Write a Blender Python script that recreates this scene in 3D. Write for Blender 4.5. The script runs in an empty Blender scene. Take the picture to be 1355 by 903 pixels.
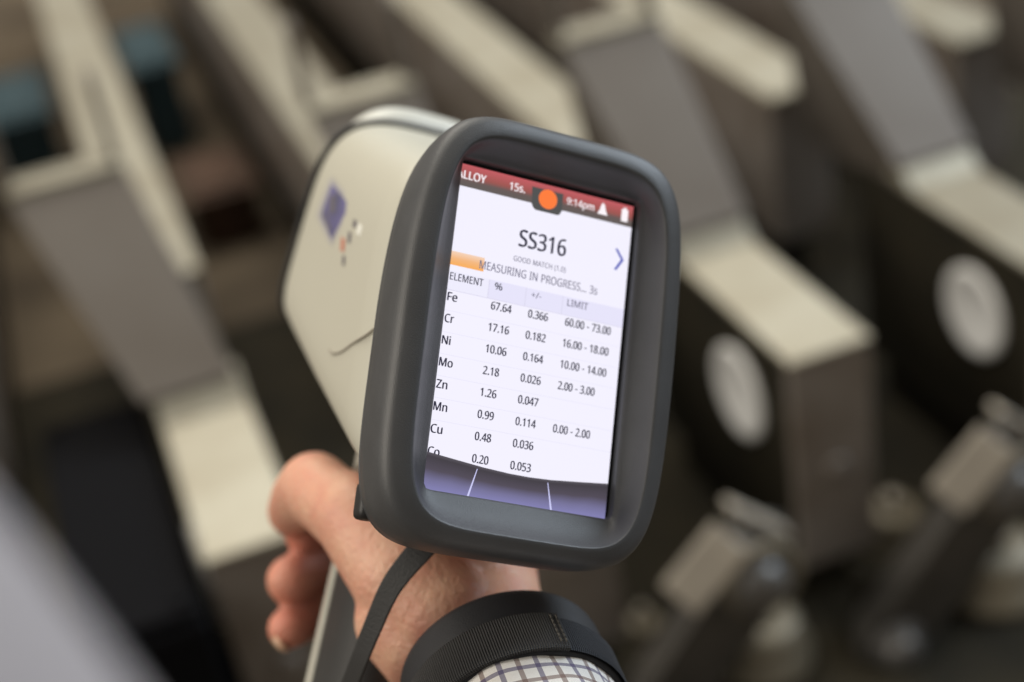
import bpy, bmesh, math, random
import numpy as np
from mathutils import Matrix, Vector
random.seed(7)
sc = bpy.context.scene
COL = sc.collection

# ------------------------------------------------------------------ camera
H = 1.05                                            # camera height above the shop floor
RC = np.array([[0.9286797, -0.29798105, 0.22081965],
               [-0.33892605, -0.4400683, 0.83154616],
               [-0.15060927, -0.84708157, -0.50967604]])   # world = RC @ (right, down, forward)
cam = bpy.data.cameras.new('camera'); camo = bpy.data.objects.new('camera', cam); COL.objects.link(camo)
cam.sensor_width = 36; cam.lens = 36 * 2000 / 1355; cam.clip_start = 0.01; cam.clip_end = 60
M = Matrix.Identity(4)
for i in range(3):
    M[i][0] = RC[i, 0]; M[i][1] = -RC[i, 1]; M[i][2] = -RC[i, 2]
M.translation = (0, 0, H)
camo.matrix_world = M
cam.dof.use_dof = True; cam.dof.focus_distance = 0.415; cam.dof.aperture_fstop = 4.7; cam.dof.aperture_blades = 9
sc.camera = camo

# ------------------------------------------------------------------ light
world = bpy.data.worlds.new('World'); sc.world = world; world.use_nodes = True
bg = world.node_tree.nodes['Background']; bg.inputs[0].default_value = (1.0, 0.93, 0.82, 1); bg.inputs[1].default_value = 0.31
def area(name, loc, target, size, power, color, sy=None):
    l = bpy.data.lights.new(name, 'AREA'); l.energy = power; l.color = color; l.size = size
    if sy: l.shape = 'RECTANGLE'; l.size_y = sy
    o = bpy.data.objects.new(name, l); COL.objects.link(o); o.location = loc
    o.rotation_euler = (Vector(target) - Vector(loc)).to_track_quat('-Z', 'Y').to_euler(); return o
area('hall_ceiling_light', (0.4, 3.2, 4.2), (0.3, 1.0, 0.4), 3.0, 165, (1.0, 0.94, 0.83))
area('left_hall_light', (-2.6, 0.9, 2.6), (0.1, 0.5, 0.8), 1.6, 68, (1.0, 0.92, 0.80))
area('right_window_light', (3.2, 1.2, 2.4), (0.1, 0.5, 0.8), 1.6, 100, (0.76, 0.88, 1.0))
vs = sc.view_settings
vs.view_transform = 'Standard'; vs.look = 'None'; vs.exposure = 0.0; vs.gamma = 1.0; vs.use_curve_mapping = False

# ------------------------------------------------------------------ helpers
def mat(name, col, rough=0.5, metal=0.0, vary=0.0, noise=0.0, nscale=20, bump=0.0, bscale=200, col2=None, spec=0.5, sss=0.0, emit=None, estr=0.0, coat=0.0):
    m = bpy.data.materials.new(name); m.use_nodes = True; nt = m.node_tree
    p = nt.nodes['Principled BSDF']
    p.inputs['Base Color'].default_value = (*col, 1); p.inputs['Roughness'].default_value = rough
    p.inputs['Metallic'].default_value = metal; p.inputs['Specular IOR Level'].default_value = spec
    p.inputs['Coat Weight'].default_value = coat
    if emit: p.inputs['Emission Color'].default_value = (*emit, 1); p.inputs['Emission Strength'].default_value = estr
    if sss:
        p.inputs['Subsurface Weight'].default_value = sss; p.inputs['Subsurface Radius'].default_value = (1.0, 0.35, 0.2)
        p.inputs['Subsurface Scale'].default_value = 0.004
    tc = nt.nodes.new('ShaderNodeTexCoord')
    if noise:
        n = nt.nodes.new('ShaderNodeTexNoise'); n.inputs['Scale'].default_value = nscale; n.inputs['Detail'].default_value = 6
        r = nt.nodes.new('ShaderNodeMapRange'); r.inputs[1].default_value = 0.3; r.inputs[2].default_value = 0.7
        mx = nt.nodes.new('ShaderNodeMix'); mx.data_type = 'RGBA'
        c2 = col2 or tuple(c * (1 - noise) for c in col)
        mx.inputs[6].default_value = (*col, 1); mx.inputs[7].default_value = (*c2, 1)
        nt.links.new(tc.outputs['Object'], n.inputs['Vector']); nt.links.new(n.outputs['Fac'], r.inputs[0])
        nt.links.new(r.outputs[0], mx.inputs[0]); nt.links.new(mx.outputs[2], p.inputs['Base Color'])
        if vary:
            oi = nt.nodes.new('ShaderNodeObjectInfo'); mr = nt.nodes.new('ShaderNodeMapRange'); mr.inputs[3].default_value = 1 - vary; mr.inputs[4].default_value = 1 + vary*.5
            hs = nt.nodes.new('ShaderNodeHueSaturation'); nt.links.new(oi.outputs['Random'], mr.inputs[0]); nt.links.new(mr.outputs[0], hs.inputs['Value'])
            nt.links.new(mx.outputs[2], hs.inputs['Color']); nt.links.new(hs.outputs[0], p.inputs['Base Color'])
    if bump:
        n2 = nt.nodes.new('ShaderNodeTexNoise'); n2.inputs['Scale'].default_value = bscale; n2.inputs['Detail'].default_value = 4
        b = nt.nodes.new('ShaderNodeBump'); b.inputs['Strength'].default_value = bump; b.inputs['Distance'].default_value = 0.001
        nt.links.new(tc.outputs['Object'], n2.inputs['Vector']); nt.links.new(n2.outputs['Fac'], b.inputs['Height'])
        nt.links.new(b.outputs[0], p.inputs['Normal'])
    return m

def obj(name, verts, faces, material, parent=None, smooth=False, uvs=None):
    me = bpy.data.meshes.new(name); me.from_pydata([tuple(v) for v in verts], [], faces)
    me.materials.append(material)
    if smooth: me.polygons.foreach_set('use_smooth', [True] * len(me.polygons))
    if uvs is not None:
        l = me.uv_layers.new(name='UVMap')
        for poly in me.polygons:
            for li in poly.loop_indices: l.data[li].uv = uvs[poly.index][li - poly.loop_start]
    me.validate(); me.update()
    o = bpy.data.objects.new(name, me); COL.objects.link(o)
    if parent: o.parent = parent
    return o

def thing(name, label, cat, loc=(0, 0, 0), group=None, mw=None):
    o = bpy.data.objects.new(name, None); COL.objects.link(o); o.empty_display_size = 0.02
    if mw is not None: o.matrix_world = mw
    else: o.location = loc
    o['label'] = label; o['category'] = cat
    if group: o['group'] = group
    return o

def loft(rings, cap0=True, cap1=True):
    n = len(rings[0]); v = [p for r in rings for p in r]; f = []
    for i in range(len(rings) - 1):
        for j in range(n):
            k = (j + 1) % n
            f.append((i*n + j, i*n + k, (i+1)*n + k, (i+1)*n + j))
    if cap0: f.append(tuple(range(n - 1, -1, -1)))
    if cap1: f.append(tuple((len(rings) - 1)*n + j for j in range(n)))
    return v, f

def sup(hw, hz, p, n=160, cx=0, cz=0):
    out = []
    for i in range(n):
        t = 2*math.pi*(i + .5)/n
        c, s = math.cos(t)*hw, math.sin(t)*hz
        r = ((abs(c)/hw)**p + (abs(s)/hz)**p)**(-1/p)
        out.append((cx + c*r, cz + s*r))
    return out

def box_bm(x0, x1, y0, y1, z0, z1, bev=0.0, seg=2):
    bm = bmesh.new(); bmesh.ops.create_cube(bm, size=1)
    for v in bm.verts: v.co = ((x0+x1)/2 + v.co.x*(x1-x0), (y0+y1)/2 + v.co.y*(y1-y0), (z0+z1)/2 + v.co.z*(z1-z0))
    if bev: bmesh.ops.bevel(bm, geom=bm.edges[:], offset=bev, segments=seg, affect='EDGES', profile=.6)
    return bm

def prism_bm(prof, x0, x1, bev=0.0, seg=2):
    """profile in (y, z), extruded along x"""
    bm = bmesh.new()
    a = [bm.verts.new((x0, y, z)) for y, z in prof]; b = [bm.verts.new((x1, y, z)) for y, z in prof]
    n = len(prof); bm.faces.new(a); bm.faces.new(b[::-1])
    for i in range(n): bm.faces.new((a[i], b[i], b[(i+1) % n], a[(i+1) % n]))
    bmesh.ops.recalc_face_normals(bm, faces=bm.faces)
    if bev: bmesh.ops.bevel(bm, geom=bm.edges[:], offset=bev, segments=seg, affect='EDGES', profile=.6)
    return bm

def bmobj(name, bm, material, parent=None, smooth=False):
    me = bpy.data.meshes.new(name); bm.to_mesh(me); bm.free(); me.materials.append(material)
    if smooth: me.polygons.foreach_set('use_smooth', [True] * len(me.polygons))
    o = bpy.data.objects.new(name, me); COL.objects.link(o)
    if parent: o.parent = parent
    return o

def lathe(prof, axis, center, n=40):
    """profile (radius, height along axis); returns verts, faces"""
    ax = np.array(axis, float); ax /= np.linalg.norm(ax)
    e1 = np.cross(ax, (0, 0, 1)) if abs(ax[2]) < .9 else np.cross(ax, (1, 0, 0)); e1 /= np.linalg.norm(e1); e2 = np.cross(ax, e1)
    rings = [[tuple(np.array(center) + ax*h + r*(math.cos(2*math.pi*j/n)*e1 + math.sin(2*math.pi*j/n)*e2)) for j in range(n)] for r, h in prof]
    return loft(rings)

def tube(path, rad, n=10):
    """round tube along a polyline; rad scalar or list"""
    P = [np.array(p, float) for p in path]; rings = []
    prev = None
    for i, p in enumerate(P):
        t = P[min(i+1, len(P)-1)] - P[max(i-1, 0)]; t /= np.linalg.norm(t)
        if prev is None: prev = np.cross(t, (0.31, 0.2, 0.93))
        e1 = prev - t*(prev @ t); e1 /= np.linalg.norm(e1); prev = e1; e2 = np.cross(t, e1)
        r = rad[i] if hasattr(rad, '__len__') else rad
        rings.append([tuple(p + r*(math.cos(2*math.pi*j/n)*e1 + math.sin(2*math.pi*j/n)*e2)) for j in range(n)])
    return loft(rings)

def catmull(pts, m=8):
    P = [np.array(p, float) for p in pts]; P = [2*P[0]-P[1]] + P + [2*P[-1]-P[-2]]; out = []
    for i in range(1, len(P)-2):
        for k in range(m):
            t = k/m
            out.append(.5*((2*P[i]) + (-P[i-1]+P[i+1])*t + (2*P[i-1]-5*P[i]+4*P[i+1]-P[i+2])*t*t + (-P[i-1]+3*P[i]-3*P[i+1]+P[i+2])*t**3))
    out.append(P[-2]); return out

# ------------------------------------------------------------------ materials
M_floor = mat('shop_floor', (0.17, 0.135, 0.095), 0.8, noise=.7, nscale=4, col2=(0.07, 0.055, 0.04), spec=.15)
M_top = mat('ground_steel', (0.41, 0.388, 0.315), 0.45, 0.3, vary=.22, noise=.4, nscale=9, col2=(0.29, 0.255, 0.185), bump=.15, bscale=120)
M_plate = mat('dull_steel', (0.150, 0.132, 0.114), 0.5, 0.25, vary=.2, noise=.3, nscale=7, col2=(0.12, 0.10, 0.082), bump=.1)
M_dark = mat('shade_black', (0.017, 0.016, 0.013), 0.8, noise=.6, nscale=12, col2=(0.034, 0.029, 0.019), spec=.08)  # shade on the bar sides and in the gaps, put into the colour
M_front = mat('shaded_steel', (0.26, 0.235, 0.215), 0.5, 0.2, vary=.1, noise=.5, nscale=11, col2=(0.13, 0.10, 0.075))  # steel faces turned from the light: their dimness is in the colour
M_disc = mat('white_plug', (0.86, 0.86, 0.85), 0.4, noise=.2, nscale=40)
M_bolt = mat('bolt_steel', (0.16, 0.155, 0.15), 0.42, 0.5)
M_brass = mat('brass_bush', (0.23, 0.20, 0.145), 0.5, 0.3, noise=.3, nscale=20)
M_link = mat('link_iron', (0.095, 0.088, 0.08), 0.45, 0.3, noise=.4, nscale=20)
M_lug = mat('lug_steel', (0.43, 0.39, 0.33), 0.45, 0.3, noise=.3, nscale=20)
M_teal = mat('teal_plastic', (0.03, 0.07, 0.09), 0.5)
M_rust = mat('rusty_iron', (0.10, 0.05, 0.028), 0.7, noise=.5, nscale=15)
M_blue = mat('blue_paint', (0.06, 0.08, 0.16), 0.5)
M_cream = mat('cream_plastic', (0.53, 0.515, 0.435), 0.42, noise=.05, nscale=6, bump=.08, bscale=1500)
M_nose = mat('pale_grey_plastic', (0.62, 0.62, 0.56), 0.4)
M_rubber = mat('charcoal_rubber', (0.066, 0.068, 0.073), 0.46, noise=.22, nscale=60, bump=.16, bscale=2600)
M_black = mat('black_rubber', (0.018, 0.018, 0.019), 0.5, bump=.1, bscale=1500)
M_grip = mat('grip_rubber', (0.035, 0.035, 0.036), 0.5, bump=.2, bscale=1800)
M_stripe = mat('stripe_plastic', (0.66, 0.65, 0.57), 0.4)
M_trig = mat('trigger_plastic', (0.02, 0.02, 0.02), 0.35)

# ------------------------------------------------------------------ setting: floor
fl = obj('floor', [(-6, -3, 0), (7, -3, 0), (7, 9, 0), (-6, 9, 0)], [(0, 1, 2, 3)], M_floor); fl['kind'] = 'structure'

slab = bmobj('gap_shade_slab', box_bm(-.9, 1.9, .80, 1.90, .002, .05, .004), M_dark); slab['kind'] = 'structure'  # added black slab that stands in for the shade between the bars

# ------------------------------------------------------------------ row of steel support bars
ZT = H - 0.709                                      # height of the ground tops
def make_bar(lean=0.0):
    t = thing('support_bar', '', 'steel bar', (0, 0, 0), 'steel support bars standing in a row')
    W = 0.080
    def lb(bm):                                     # some ramps lean to one side
        for v in bm.verts:                          # and every ramp flares towards its forked crest
            t_ = min(1.1, max(0.0, v.co.z - ZT)/.15)
            v.co.x += -lean*t_ + (-.021*t_ if v.co.x < W/2 else .007*t_)
            if v.co.z > ZT + .1: v.co.z += .010
        return bm
    bmobj('base_block', prism_bm([(0.995, 0.10), (0.995, ZT-.006), (1.30, ZT-.006), (1.30, 0.10)], 0.0015, W-.0015, .004), M_dark, t)
    bmobj('front_face', box_bm(0.001, W-.001, 0.985, 0.997, 0.11, ZT-.007, .002), M_front, t)
    bmobj('top_plate', box_bm(0, W, 0.984, 1.225, ZT-.006, ZT, .0025), M_top, t)
    bmobj('pedestal', box_bm(.012, W-.012, 1.02, 1.28, 0, .102, .004), M_dark, t)
    bmobj('bevel_strip', prism_bm([(1.196, ZT+.0005), (1.222, ZT+.021), (1.24, ZT+.021), (1.24, ZT+.0005)], 0, W, .0012), M_top, t)
    bmobj('wedge', lb(prism_bm([(1.226, ZT-.02), (1.232, ZT+.012), (1.408, ZT+.148), (1.424, ZT+.148), (1.424, ZT-.02)], .003, W-.003, .002)), M_plate, t)
    bmobj('ramp_plate', lb(prism_bm([(1.214, ZT+.022), (1.398, ZT+.163), (1.408, ZT+.150), (1.224, ZT+.009)], -.001, W+.001, .0015)), M_plate, t)
    bmobj('crest_strip', lb(box_bm(0, W, 1.392, 1.430, ZT+.152, ZT+.168, .002)), M_top, t)
    for x0 in (0.0, W-.009):
        bmobj('prong', lb(prism_bm([(1.404, ZT+.1685), (1.412, ZT+.244), (1.424, ZT+.254), (1.429, ZT+.1685)], x0, x0+.009, .002)), M_plate, t)
    bmobj('rear_bar', box_bm(.006, W+.004, 1.505, 3.6, ZT-.20, ZT-.011, .006), M_front, t)
    bmobj('rear_top_plate', box_bm(.004, W+.006, 1.50, 3.6, ZT-.0105, ZT, .004), M_top, t)
    bmobj('rear_pedestal', box_bm(.02, W-.01, 1.55, 3.5, 0, ZT-.199, .004), M_dark, t)
    v, f = lathe([(.004, -.002), (.043, -.002), (.046, 0), (.047, .004), (.045, .006), (.040, .007), (.038, .0055), (.012, .0055), (.010, .0045), (.001, .0045)], (-1, 0, 0), (0.0015, 1.088, H-.797))
    obj('round_plug', v, f, M_disc, t, True)
    v, f = lathe([(.012, 0), (.012, .004), (.010, .006), (.001, .006)], (0, -1, 0), (W/2, .985, H-.835), 20)
    obj('set_screw', v, f, M_front, t, True)
    return t
def copy_tree(src):
    c = src.copy(); COL.objects.link(c)
    for ch in src.children:
        d = ch.copy(); COL.objects.link(d); d.parent = c
    return c
bar0 = make_bar()
bar_labels = {-1: 'steel support bar at the far left edge, mostly cut off by the frame',
              0: 'steel bar with ramp plate and ledge, left of the analyzer and hand',
              1: 'steel bar hidden behind the analyzer, its two prongs rising above the cream body',
              2: 'steel bar with round white plug and dim front face, right of the analyzer',
              3: 'steel bar at the right edge with white plug and pale ledge',
              4: 'steel bar in the upper right corner, only its rear end in view'}
for k in range(-1, 5):
    o = bar0 if k == -1 else make_bar(.046) if k == 0 else make_bar(.010) if k == 1 else copy_tree(bar0)
    o.location = (-0.015 + 0.2570*k, 0, 0); o['label'] = bar_labels[k]

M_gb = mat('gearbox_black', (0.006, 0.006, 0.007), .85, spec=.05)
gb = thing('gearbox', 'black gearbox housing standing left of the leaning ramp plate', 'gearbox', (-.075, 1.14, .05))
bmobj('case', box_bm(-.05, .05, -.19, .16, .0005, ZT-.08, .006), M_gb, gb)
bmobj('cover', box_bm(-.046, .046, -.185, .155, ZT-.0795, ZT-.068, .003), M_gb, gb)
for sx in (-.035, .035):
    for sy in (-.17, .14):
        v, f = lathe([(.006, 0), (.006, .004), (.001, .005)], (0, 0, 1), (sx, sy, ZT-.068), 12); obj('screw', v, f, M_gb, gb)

# ------------------------------------------------------------------ toggle clamps in front of the bars
def make_clamp():
    t = thing('toggle_clamp', '', 'clamp', (0, 0, 0), 'toggle clamps in front of the bars')
    def stadium(p, q, r, y0, y1, name, m, bev=.002):
        p, q = np.array(p), np.array(q); d = (q-p)/np.linalg.norm(q-p); nrm = np.array([-d[1], d[0]]); pts = []
        for i in range(13): a = math.pi*i/12; pts.append(q + r*(math.cos(a)*nrm + math.sin(a)*d))
        for i in range(13): a = math.pi*i/12; pts.append(p - r*(math.cos(a)*nrm + math.sin(a)*d))
        bm = bmesh.new(); A = [bm.verts.new((x, y0, z)) for x, z in pts]; B = [bm.verts.new((x, y1, z)) for x, z in pts]
        bm.faces.new(A); bm.faces.new(B[::-1]); n = len(pts)
        for i in range(n): bm.faces.new((A[i], B[i], B[(i+1) % n], A[(i+1) % n]))
        bmesh.ops.recalc_face_normals(bm, faces=bm.faces)
        return bmobj(name, bm, m, t)
    b1, b2 = (0.0, H-.857), (-0.118, H-.991)
    stadium(b1, b2, .034, .905, .925, 'link_arm', M_link)
    stadium((0.012, H-.846), (-0.112, H-.985), .036, .926, .934, 'backing_arm', M_link)
    for (x, z), R_ in ((b1, .024), (b2, .019)):
        v, f = lathe([(R_+.009, 0), (R_+.009, .003), (R_+.001, .004), (R_, .014), (R_*.75, .020), (R_*.3, .0215), (.001, .0218)], (0, -1, 0), (x, .905, z), 28)
        bo = obj('bolt', v, f, M_bolt, t, True)
    v, f = lathe([(.026, 0), (.036, 0), (.036, .006), (.026, .006), (.026, 0)], (0, -1, 0), (0.004, .9045, H-.853), 28)
    obj('brass_bush', v, f, M_brass, t, True)
    # lug plate, turned about Y
    for name, cx, cz, w, h, a, y0, y1, m in (('lug_plate', -.058, H-.797, .068, .038, 41, .875, .888, M_lug), ('lug_edge', .000, H-.781, .070, .007, -45, .884, .903, M_lug)):
        bm = box_bm(-w/2, w/2, 0, y1-y0, -h/2, h/2, .003)
        bmesh.ops.transform(bm, matrix=Matrix.Translation((cx, y0, cz)) @ Matrix.Rotation(-math.radians(a), 4, 'Y') @ Matrix.Rotation(math.radians(-38 if name == 'lug_plate' else 0), 4, 'X'), verts=bm.verts)
        bmobj(name, bm, m, t)
    bmobj('lug_post', box_bm(-.012, .012, .936, .956, .051, H-.84, .002), M_dark, t)
    bmobj('clamp_foot', box_bm(-.13, -.02, .935, .955, .051, .12, .004), M_dark, t)
    return t
cl0 = make_clamp()
cl_labels = ['dark toggle clamp with domed bolt below the right end of the analyzer screen', 'dark toggle clamp with domed bolt at the right edge of the picture']
for k in range(2):
    o = cl0 if k == 0 else copy_tree(cl0); o.location = (0.415 + .25*k, 0, 0); o['label'] = cl_labels[k]
def boss(x, y, r, h, label, z0=0.0):
    t = thing('iron_boss', label, 'boss', (x, y, z0), 'round iron bosses on the floor')
    v, f = lathe([(r*1.15, 0), (r*1.15, h*.2), (r*.95, h*.25), (r*.93, h*.8), (r*.8, h*.96), (r*.5, h), (.001, h)], (0, 0, 1), (0, 0, 0), 32)
    obj('drum', v, f, M_brass, t, True)
    v, f = lathe([(r*.3, h-.001), (r*.3, h+.012), (r*.2, h+.016), (.001, h+.016)], (0, 0, 1), (0, 0, 0), 20)
    obj('hub', v, f, M_lug, t, True)
boss(.438, .96, .042, .05, 'large round iron boss below the middle clamp bolt', .051)
boss(.676, .94, .045, .05, 'large round iron boss under the right clamp', .051)
boss(.352, 1.03, .020, .03, 'small round iron boss left of the large one', .051)
boss(.629, 1.04, .032, .045, 'small round iron boss between the two clamps', .051)
# far clutter between the bars
def bin_(name, label, x, y, w, d, h, m):
    t = thing(name, label, 'bin', (x, y, 0))
    bmobj('bin_wall', box_bm(-w/2, w/2, -d/2, d/2, 0, h, .01), m, t)
    bmobj('bin_rim', box_bm(-w/2-.008, w/2+.008, -d/2-.008, d/2+.008, h-.001, h+.015, .004), m, t)
    bmobj('bin_lid', box_bm(-w/2+.01, w/2-.01, -d/2+.01, d/2-.01, h+.0155, h+.02, .001), m, t)
bin_('plastic_bin', 'teal plastic bin on the floor in the upper left corner', -.10, 2.75, .10, .25, .16, M_teal)
bin_('plastic_bin', 'teal plastic bin on the floor between the two left bars', .15, 2.85, .08, .25, .16, M_teal)
bin_('iron_box', 'rusty iron box on the floor between the left bars', .175, 2.35, .10, .18, .08, M_rust)

# ------------------------------------------------------------------ handheld analyzer
# screen frame: x right, y into the device, z up the screen; barrel frame is turned 30 degrees about x
WO = np.array([0.1016184, 0.35777817, -0.22112672 + H])
WR = np.array([[0.86972011, -0.22435462, 0.4396043], [-0.09031381, 0.80332134, 0.588658], [-0.48521165, -0.55167004, 0.6784024]])
TH = math.radians(30)
bv = np.array([0, math.cos(TH), math.sin(TH)]); uv_ = np.array([0, -math.sin(TH), math.cos(TH)])
BR = np.stack([WR[:, 0], WR @ bv, WR @ uv_], 1)     # columns: barrel axes in world
def m4(R3, loc):
    m = Matrix.Identity(4)
    for i in range(3):
        for j in range(3): m[i][j] = R3[i, j]
        m[i][3] = loc[i]
    return m
MB4 = m4(BR, WO)
dev = thing('handheld_analyzer', 'cream handheld alloy analyzer with charcoal framed lit screen, gripped in a hand', 'analyzer', mw=MB4)
mm = .001
cT, sT = math.cos(TH), math.sin(TH)
def S(x, y, z):                                     # screen frame (mm) -> barrel frame (m)
    return (x*mm, (y*cT + z*sT)*mm, (-y*sT + z*cT)*mm)

# housing loft: (y, half width, half height, exponent, cx, cz)
rings = [(24, 34, 54, 4.6, -.4, -.6), (23.4, 38.5, 58, 4.8, -.4, -.6), (20.5, 41.2, 60.6, 4.9, -.4, -.6), (16, 42.6, 62.0, 5.5, -.4, -.6), (14.7, 42.9, 62.3, 5.5, -.4, -.6), (14.2, 42.4, 61.8, 5.5, -.4, -.6), (13.6, 42.4, 61.8, 5.5, -.4, -.6), (13.1, 43.1, 62.5, 5.5, -.4, -.6),
         (8, 43.7, 62.8, 5.5, -.4, -.6), (2, 43.9, 62.9, 5.5, -.4, -.6), (-3.2, 43.6, 62.6, 5.5, -.4, -.6), (-5.6, 43.0, 62.0, 5.5, -.4, -.6), (-7.2, 42.0, 61.1, 5.5, -.4, -.7), (-8.0, 40.9, 60.1, 5.1, -.4, -.8),
         (-8.7, 38.6, 58.3, 5.3, -.3, -1.1), (-9.1, 36.7, 56.8, 5.5, -.2, -1.5), (-9.0, 36.0, 56.2, 5.7, -.1, -1.7), (-8.4, 35.5, 55.7, 5.9, 0, -1.8), (-6.6, 34.6, 54.8, 6.4, .1, -1.6), (-4.2, 33.2, 53.2, 8, .3, -1.0), (-1.9, 31.3, 51.0, 14, .7, -.2),
         (-.6, 29.8, 49.2, 30, 1.0, .7), (0, 29.1, 48.4, 45, 1.0, .8), (.5, 29.0, 48.3, 50, 1.0, .8), (3.4, 29.0, 48.3, 50, 1.0, .8)]
N = 240
R_ = []
for y, hw, hz, p, cx, cz in rings:
    fw = 1.0 if hw > 39 or y > 5 else max(0.0, min(1.0, (hw - 30)/9))      # the frame narrows a little towards the upper left and lower right
    R_.append([S(x*(1 - fw*(.085*max(0, z/48)**2 if x < 0 else .045*max(0, -z/50)**2 + .02*max(0, z/50)**2)), y, z) for x, z in sup(hw, hz, p, N, cx, cz)])
v, f = loft(R_, True, False)
housing = obj('screen_housing', v, f, M_rubber, dev, True)
# strap anchor / rubber tab at the housing's lower left
bm = box_bm(-39.6*mm, -33*mm, 17*mm, 25.2*mm, -56*mm, -45*mm, 2.2*mm, 3)
for vv in bm.verts: vv.co = S(vv.co.x*1000, vv.co.y*1000, vv.co.z*1000)
bmobj('strap_anchor', bm, M_black, dev, True)

# cream body
def supb(hw, hz, p, cz):                            # squarer below, rounder on top
    lo, hi = sup(hw, hz, 7.5, 96, 0, cz), sup(hw, hz, p, 96, 0, cz)
    return [h if h[1] >= cz else l for h, l in zip(hi, lo)]
def body_ring(t, hw, hz, p, cz, bf_off=0.0):
    out = []
    for x, z in [(q[0], q[1]) for q in supb(hw, hz, p, cz)]:
        b0 = (16 + .5*z)/.866; bf = 160 - .0011*(z+57)**2*1.0
        out.append((x*mm, (b0 + t*(bf-b0) + bf_off)*mm, z*mm))
    return out
v, f = loft([body_ring(0, 37, 46, 4.2, -9), body_ring(.25, 38.6, 45.5, 4.2, -9.9), body_ring(.55, 38.8, 44, 4.0, -11.4), body_ring(.85, 38.4, 42.8, 3.8, -12.5), body_ring(.97, 38, 42.3, 3.7, -12.9), body_ring(1, 37.2, 41.5, 3.7, -12.9)])
obj('body_shell', v, f, M_cream, dev, True)
gr = [body_ring(1, 38.2, 42.6, 3.7, -12.9, .2)[j] for j in range(96)]
v, f = tube(gr + [gr[0]], 1.3*mm, 8); obj('front_gasket', v, f, M_black, dev, True)
v, f = loft([body_ring(1, 36.0, 40.5, 3.7, -12.9, .6), body_ring(1, 35, 42.5, 3.4, -11.0, 3), body_ring(1, 33.0, 44.0, 3.2, -9.0, 10), body_ring(1, 29, 42, 3, -10.0, 24), body_ring(1, 22, 34, 3, -15.0, 36), body_ring(1, 16, 22, 3, -20, 44)])
obj('nose_cap', v, f, M_nose, dev, True)
# moulded seam on the left flank
pts = catmull([(-38.6, 24, -12), (-38.8, 31.7, -17.5), (-38.8, 43, -24.2), (-38.8, 53, -30.6), (-38.8, 62, -34.6), (-38.7, 68, -35.4)], 8)
v, f = tube([p*mm for p in pts],   .4*mm, 8); obj('side_seam', v, f, M_lug, dev, True)
# side sticker (flat print) on the left flank: white plate, blue field, small marks
def flank(name, quad, m, off):
    def sx(bb, uu): return -(38.75*(max(0, 1-(abs(uu+12.2)/43.2)**3.9))**(1/3.9) + off)
    (p0, p1, p2, p3) = [np.array(q, float) for q in quad]; n = 8; V = []; Fc = []
    for i in range(n+1):
        for j in range(n+1):
            s, t = i/n, j/n; q = (1-s)*(1-t)*p0 + s*(1-t)*p1 + s*t*p2 + (1-s)*t*p3
            V.append((sx(*q)*mm, q[0]*mm, q[1]*mm))
    for i in range(n):
        for j in range(n): Fc.append((i*(n+1)+j, (i+1)*(n+1)+j, (i+1)*(n+1)+j+1, i*(n+1)+j+1))
    return obj(name, V, Fc, m, dev, True)
M_lblw = mat('label_grey', (0.42, 0.41, 0.42), 0.4); M_lblb = mat('label_blue', (0.17, 0.155, 0.36), 0.35, noise=.5, nscale=110, col2=(0.09, 0.09, 0.17))
M_lblr = mat('label_red', (0.55, 0.23, 0.16), 0.4); M_lblk = mat('label_dark', (0.14, 0.13, 0.15), 0.4); M_lbly = mat('label_white', (0.8, 0.8, 0.74), .4)
flank('side_label', [(130, 8.5), (91, 9), (101, -9.5), (133, -7)], M_lblw, .06)
flank('label_field', [(125.5, 7), (93.3, 7.3), (103, -7.7), (127, -5.2)], M_lblb, .12)
flank('label_mark', [(122, 3), (116, 5.6), (109, 1), (115, -2)], M_lblk, .18)
flank('label_mark', [(124, -3.2), (119, -2.6), (106, -5.8), (114, -6.2)], M_lblk, .18)
flank('label_icon', [(77, 6), (71, 6.5), (70, 3), (75.5, 2.4)], M_lbly, .12)
flank('label_icon', [(84, 6), (79, 7), (77.6, 3.6), (82, 2.6)], M_lblk, .12)
flank('label_icon', [(85, .6), (81, 1), (78.5, -2), (82.5, -2.6)], M_lblk, .12)
flank('label_icon', [(92, -3.4), (86, -2.6), (83, -6.4), (88.5, -7.2)], M_lblr, .12)
flank('label_icon', [(84, -7.6), (80, -7), (78, -9.6), (81, -10.2)], M_lblk, .12)

_lab = [o for o in dev.children if o.name.startswith('side_label')][0]
for o in [o for o in dev.children if o.name.startswith('label_')]: o.parent = _lab

# handle with grip, pale side rails, trigger
def hc(u): return 80 + (u+60)*.215
hr = []
for u, hw, hb, p in ((-50, 16, 34, 3), (-62, 14.5, 30, 2.8), (-75, 13.5, 26.5, 2.6), (-100, 13.5, 26, 2.6), (-135, 13.5, 26, 2.6), (-170, 13.8, 26.5, 2.6), (-182, 15.5, 29, 2.8), (-196, 16, 30, 3), (-200, 14.5, 28.5, 3)):
    hr.append([(x*mm, (hc(u)+y)*mm, u*mm) for x, y in sup(hw, hb, p, 64)])
v, f = loft(hr); obj('handle', v, f, M_grip, dev, True)
for s in (-1, 1):
    rr = []
    for u in (-66, -72, -85, -110, -140, -165, -172):
        c = hc(u) + 7.0; w = 2.6 if -170 < u < -70 else 1.0
        a, b_ = 12.6*s, 14.5*s
        rr.append([(a*mm, (c-w)*mm, u*mm), ((b_-.5*s)*mm, (c-w)*mm, u*mm), (b_*mm, (c-w*.5)*mm, u*mm), (b_*mm, (c+w*.5)*mm, u*mm), ((b_-.5*s)*mm, (c+w)*mm, u*mm), (a*mm, (c+w)*mm, u*mm)])
    v, f = loft(rr); obj('grip_rail', v, f, M_stripe, dev)
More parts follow.
